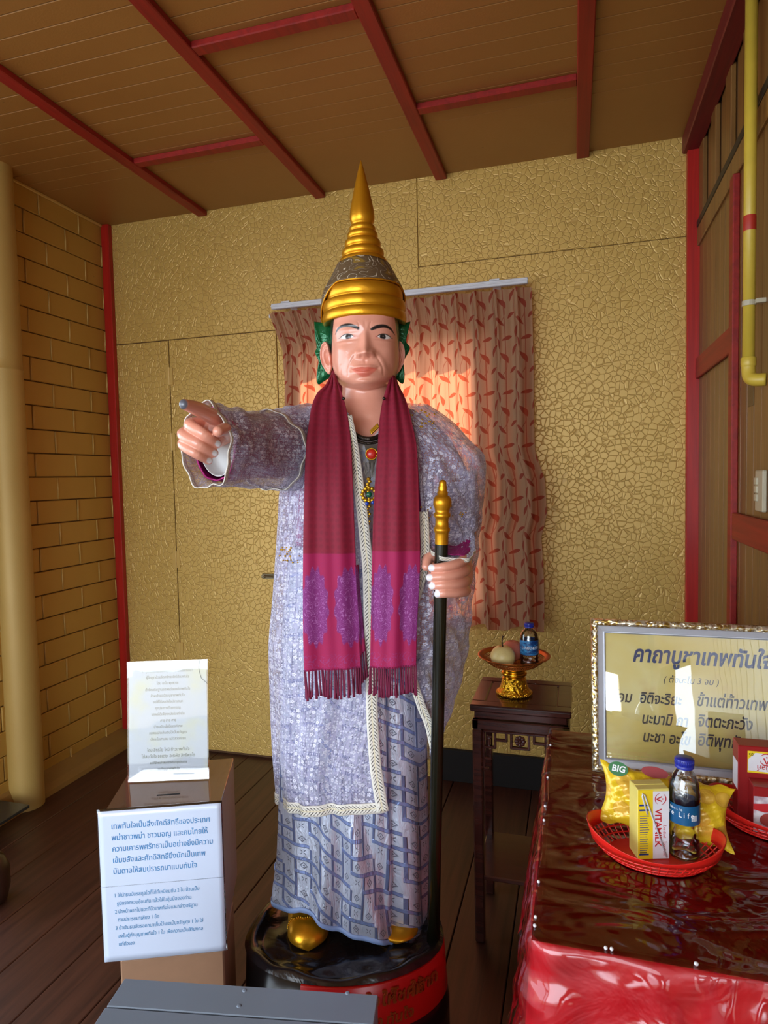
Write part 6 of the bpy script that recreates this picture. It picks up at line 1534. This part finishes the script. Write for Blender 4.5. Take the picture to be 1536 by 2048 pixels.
# brown wooden stand below
zst = .36-.038
stand = empty('wooden_stand', (cD.x, cD.y, 0), rzD, 'light brown wooden plinth under the donation box', 'stand')
obj('plinth', MB().box(-hw+.022, hw-.012, -hd+.005, hd-.05, 0, zst, .004).mesh('plinth', M_BRN), stand)
# laminated sheets
M_PAPER = plain('white_laminated_paper', srgb(206, 216, 236), .22, 0, .02, 10, .0, Coat_Weight=.6)
M_LAMI = m_plastic('lamination_edge')
def sheet(name, w_, h, bow, mat, par, label=None, th=.0008, nx=24, nz=24, tilt=0.0):
    P = np.zeros((nz, nx, 3)); xs_ = np.linspace(-w_/2, w_/2, nx); zs2 = np.linspace(0, h, nz)
    for i, z in enumerate(zs2): P[i, :, 0] = xs_; P[i, :, 1] = -bow*(1-(2*xs_/w_)**2)*.3; P[i, :, 2] = z+ .0*xs_
    o = obj(name, grid_mesh(name, P, mat), par, label); solidify(o, th); return o
fs = empty('paper_sign', (0, 0, 0), rzD, 'white laminated notice with blue printed script taped to the donation box front', 'sign')
pc4 = onZ(326, 1914, .0); # find plane in front of box
planeP = Vector((f0.x, f0.y, 0))-yd*.006; nrm_ = yd
def onP(px, py): d = ray(px, py); return C0+d*((planeP-C0).dot(nrm_)/d.dot(nrm_))
a0, a1, a2, a3 = onP(205, 1924), onP(448, 1902), onP(446, 1604), onP(200, 1625)

shw = ((a1-a0).length+(a2-a3).length)/2; shh = ((a3.z-a0.z)+(a2.z-a1.z))/2; orig = (a0+a1+a2+a3)/4; orig.z -= shh/2
fs.location = orig
o = sheet('laminate', shw+.005, shh+.005, .002, M_LAMI, fs); o.location.y = .0015; sheet('paper', shw, shh, .002, M_PAPER, fs)
def line(s_, z, size, mat, x0, par, yoff, ty, sx=1.0, rot=0.0, bold=0):
    text('lettering', s_, size, mat, par, Matrix.Translation((x0, yoff, z)) @ Matrix.Rotation(PI/2, 4, 'X') @ Matrix.Rotation(rot, 4, 'Z'), 'LEFT', 0, .00015, sx=sx, bold=bold)
M_BT2 = plain('pale_blue_print', srgb(86, 150, 196), .7)
big = ['เทพทันใจเป็นสิ่งศักดิ์สิทธิ์ของประเทศ', 'พม่าชาวพม่า ชาวมอญ และคนไทยให้', 'ความเคารพศรัทธาเป็นอย่างยิ่งมีความ', 'เข้มขลังและศักดิ์สิทธิ์ยิ่งนักเป็นเทพ', 'บันดาลให้สมปรารถนาแบบทันใจ']
for i, s_ in enumerate(big): line(s_, shh*(.882-.0745*i), .0185, M_BTXT, -shw*.40, fs, -.0015, 0, .84, .0, .0)
small = ['1 ให้นำธนบัตรสกุลใดก็ได้ที่เหมือนกัน 2 ใบ ม้วนเป็น', '  รูปทรงกรวยซ้อนกัน แล้วใส่ในอุ้มมือของท่าน', '2 นำหน้าผากไปแตะที่นิ้วเทพทันใจและกล่าวอธิฐาน', '  ตามปรารถนาเพียง 1 ข้อ', '3 นำเงินธนบัตรออกมาเก็บไว้เองเป็นขวัญถุง 1 ใบ ใส่', '  ลงในตู้ทำบุญเทพทันใจ 1 ใบ เพื่อความเป็นสิริมงคล', '  แก่ตัวเอง']
for i, s_ in enumerate(small): line(s_, shh*(.430-.0545*i), .0125, M_BT2, -shw*.40, fs, -.0015, 0, .79)
obj('tape', MB().box(-shw/2-.003, shw/2+.001, -.0016, -.0012, shh*.5, shh*.504).mesh('tape', M_LAMI), fs)
# A4 sheet in an acrylic holder on the lid
g0 = onZ(256, 1564, ZD+.002); g1 = onZ(418, 1557, ZD+.002); xg = (g1-g0); wg = xg.length; rzG = math.atan2(xg.y, xg.x); cg = (g0+g1)/2
hg = .297*1.0; tp = cg.copy(); dg_ = (cg-C0).dot(Fv); hg = 236*dg_/FPX*1.0
hs_ = empty('sign_holder', (cg.x, cg.y, ZD+.0015), rzG, 'slanted clear holder with a faded printed prayer sheet on top of the donation box', 'sign')
TM = Matrix.Rotation(-.10, 4, 'X')
M_PAP2 = T('faded_prayer_paper'); p = M_PAP2.coord('Object'); n = M_PAP2.noise(p, 9, 3); M_PAP2 = M_PAP2.end(M_PAP2.bsdf(M_PAP2.mix(M_PAP2.ss(n, .45, .7), srgb(214, 218, 226), srgb(226, 224, 190)), .3))
o = obj('paper', MB().box(-wg/2+.003, wg/2-.003, .001, .0016, .004, hg, M=TM).mesh('paper', M_PAP2), hs_)
M_HCL = M_GLS
obj('clear_front', MB().box(-wg/2, wg/2, -.0012, 0.0004, 0, hg+.002, M=TM).mesh('clear_front', M_GLS), hs_); obj('clear_back', MB().box(-wg/2, wg/2, .0025, .004, 0, hg+.002, M=TM).mesh('clear_back', M_GLS), hs_)
M_GR = plain('faded_grey_print', srgb(150, 146, 120), .8); M_OL = plain('olive_print', srgb(112, 116, 84), .8)
pray = ['คำบูชาเทพทันใจขอพรให้สำเร็จสมปรารถนา', 'ผู้ใดบูชาด้วยจิตศรัทธาจักได้ผลทันใจ', 'โอม นะโม พุทธายะ', 'ตั้งจิตอธิษฐานขอพรต่อองค์เทพทันใจ', 'ข้าพเจ้าขอน้อมบูชาเทพทันใจ', 'ขอให้ได้สมดังใจปรารถนา', 'ทุกประการด้วยเทอญ', 'ขอพรได้เพียงหนึ่งข้อเท่านั้น', 'สาธุ สาธุ สาธุ', 'นำธนบัตรใส่มือองค์เทพ', 'ขอพรแล้วเก็บเงินไว้เป็นขวัญถุง', 'ตั้งนะโมสามจบ แล้วสวดคาถา']
for i, s_ in enumerate(pray): text('lettering', s_, .0092, M_GR, hs_, TM @ Matrix.Translation((0, .0006, hg*(.91-.052*i))) @ Matrix.Rotation(PI/2, 4, 'X'), 'CENTER', 0, .0001, sx=.85)
for i, (s_, sz) in enumerate((('โอม สิทธิโย โหมิ ท้าวเทพทันใจ', .0115), ('ได้สมดังใจ ขอเดชะ อะระหัง สิทธิพุทโธ', .0115), ('ขอให้ข้าพเจ้าสมปรารถนาทุกประการ', .0085), ('ขอเชิญบูชาเทพทันใจ', .0085))): text('lettering', s_, sz, M_OL, hs_, TM @ Matrix.Translation((0, .0006, hg*(.245-.052*i))) @ Matrix.Rotation(PI/2, 4, 'X'), 'CENTER', 0, .0001, sx=.8)
obj('crack', MB().tube([TM @ Vector(p_) for p_ in ((wg*.40, -.0014, hg), (wg*.39, -.0014, hg*.93), (wg*.42, -.0014, hg*.85), (wg*.5, -.0014, hg*.80))], .0004, 4).mesh('crack', M_KTXT), hs_)
# grey metal cabinet in the foreground
ZG = .55
k0 = onZ(250, 1957, ZG); k1_ = onZ(755, 1990, ZG); xk = (k1_-k0); wk = xk.length; xk.normalize(); yk = Vector((-xk.y, xk.x, 0)); rzK = math.atan2(xk.y, xk.x)
cab = empty('metal_cabinet', (k0.x+xk.x*wk/2-yk.x*.2, k0.y+xk.y*wk/2-yk.y*.2, 0), rzK, 'blue-grey metal cabinet with riveted hinged lid in the foreground', 'cabinet')
M_GRY = plain('blue_grey_enamel', srgb(122, 134, 148), .38, .1, .05, 14)
dk = .40; seam = (onZ(480, 2032, ZG)-k0).dot(yk)
obj('cabinet_body', MB().box(-wk/2, wk/2, -dk/2, dk/2, 0, ZG-.014, .002).mesh('cabinet_body', M_GRY), cab)
ys_ = dk/2+seam
obj('rear_top', MB().box(-wk/2-.001, wk/2+.001, ys_+.0012, dk/2+.001, ZG-.013, ZG, .0015).mesh('rear_top', M_GRY), cab)
obj('lid', MB().box(-wk/2-.002, wk/2+.002, -dk/2-.002, ys_-.0012, ZG-.013, ZG, .0015).mesh('lid', M_GRY), cab)
inv = cab.matrix_basis.inverted()
for px, py in ((489, 1981), (695, 1986), (478, 2012)):
    q = inv @ onZ(px, py, ZG); obj('rivet', MB().sphere((q.x, q.y, ZG), .0042, 12, 6, (1, 1, .35)).mesh('rivet', M_GRY, True), cab)
# dark slab on the ledge at the far left
ll = empty('black_slab', (XL+.10, onX(5, 1600, XL+.1).y, 0), 0, 'black tilted slab edge on the skirting at the left margin', 'slab')
q = onX(10, 1612, XL+.10)
adopt(obj('slab', MB().box(XL+.02, XL+.20, q.y-.35, q.y+.03, q.z-.010, q.z+.004, .002).mesh('slab', plain('dark_glass_slab', srgb(48, 50, 48), .2)), None), ll)
adopt(obj('support', MB().box(XL+.04, XL+.12, q.y-.30, q.y-.22, 0, q.z-.010, .002).mesh('support', M_BASEB), None), ll)
q = onX(2, 1840, XL+.5)
jar = empty('brown_jar', (q.x-.045, q.y, 0), 0, 'dark brown jar cut off by the left edge of the frame', 'jar')
obj('jar_body', MB().lathe([(.04, 0), (.055, .01), (.066, .06), (.066, .12), (.05, .16), (.035, .17), (.035, .185), (.038, .19)], 32).mesh('jar_body', plain('dark_brown_glaze', srgb(58, 34, 24), .35), True), jar)
flush_text()
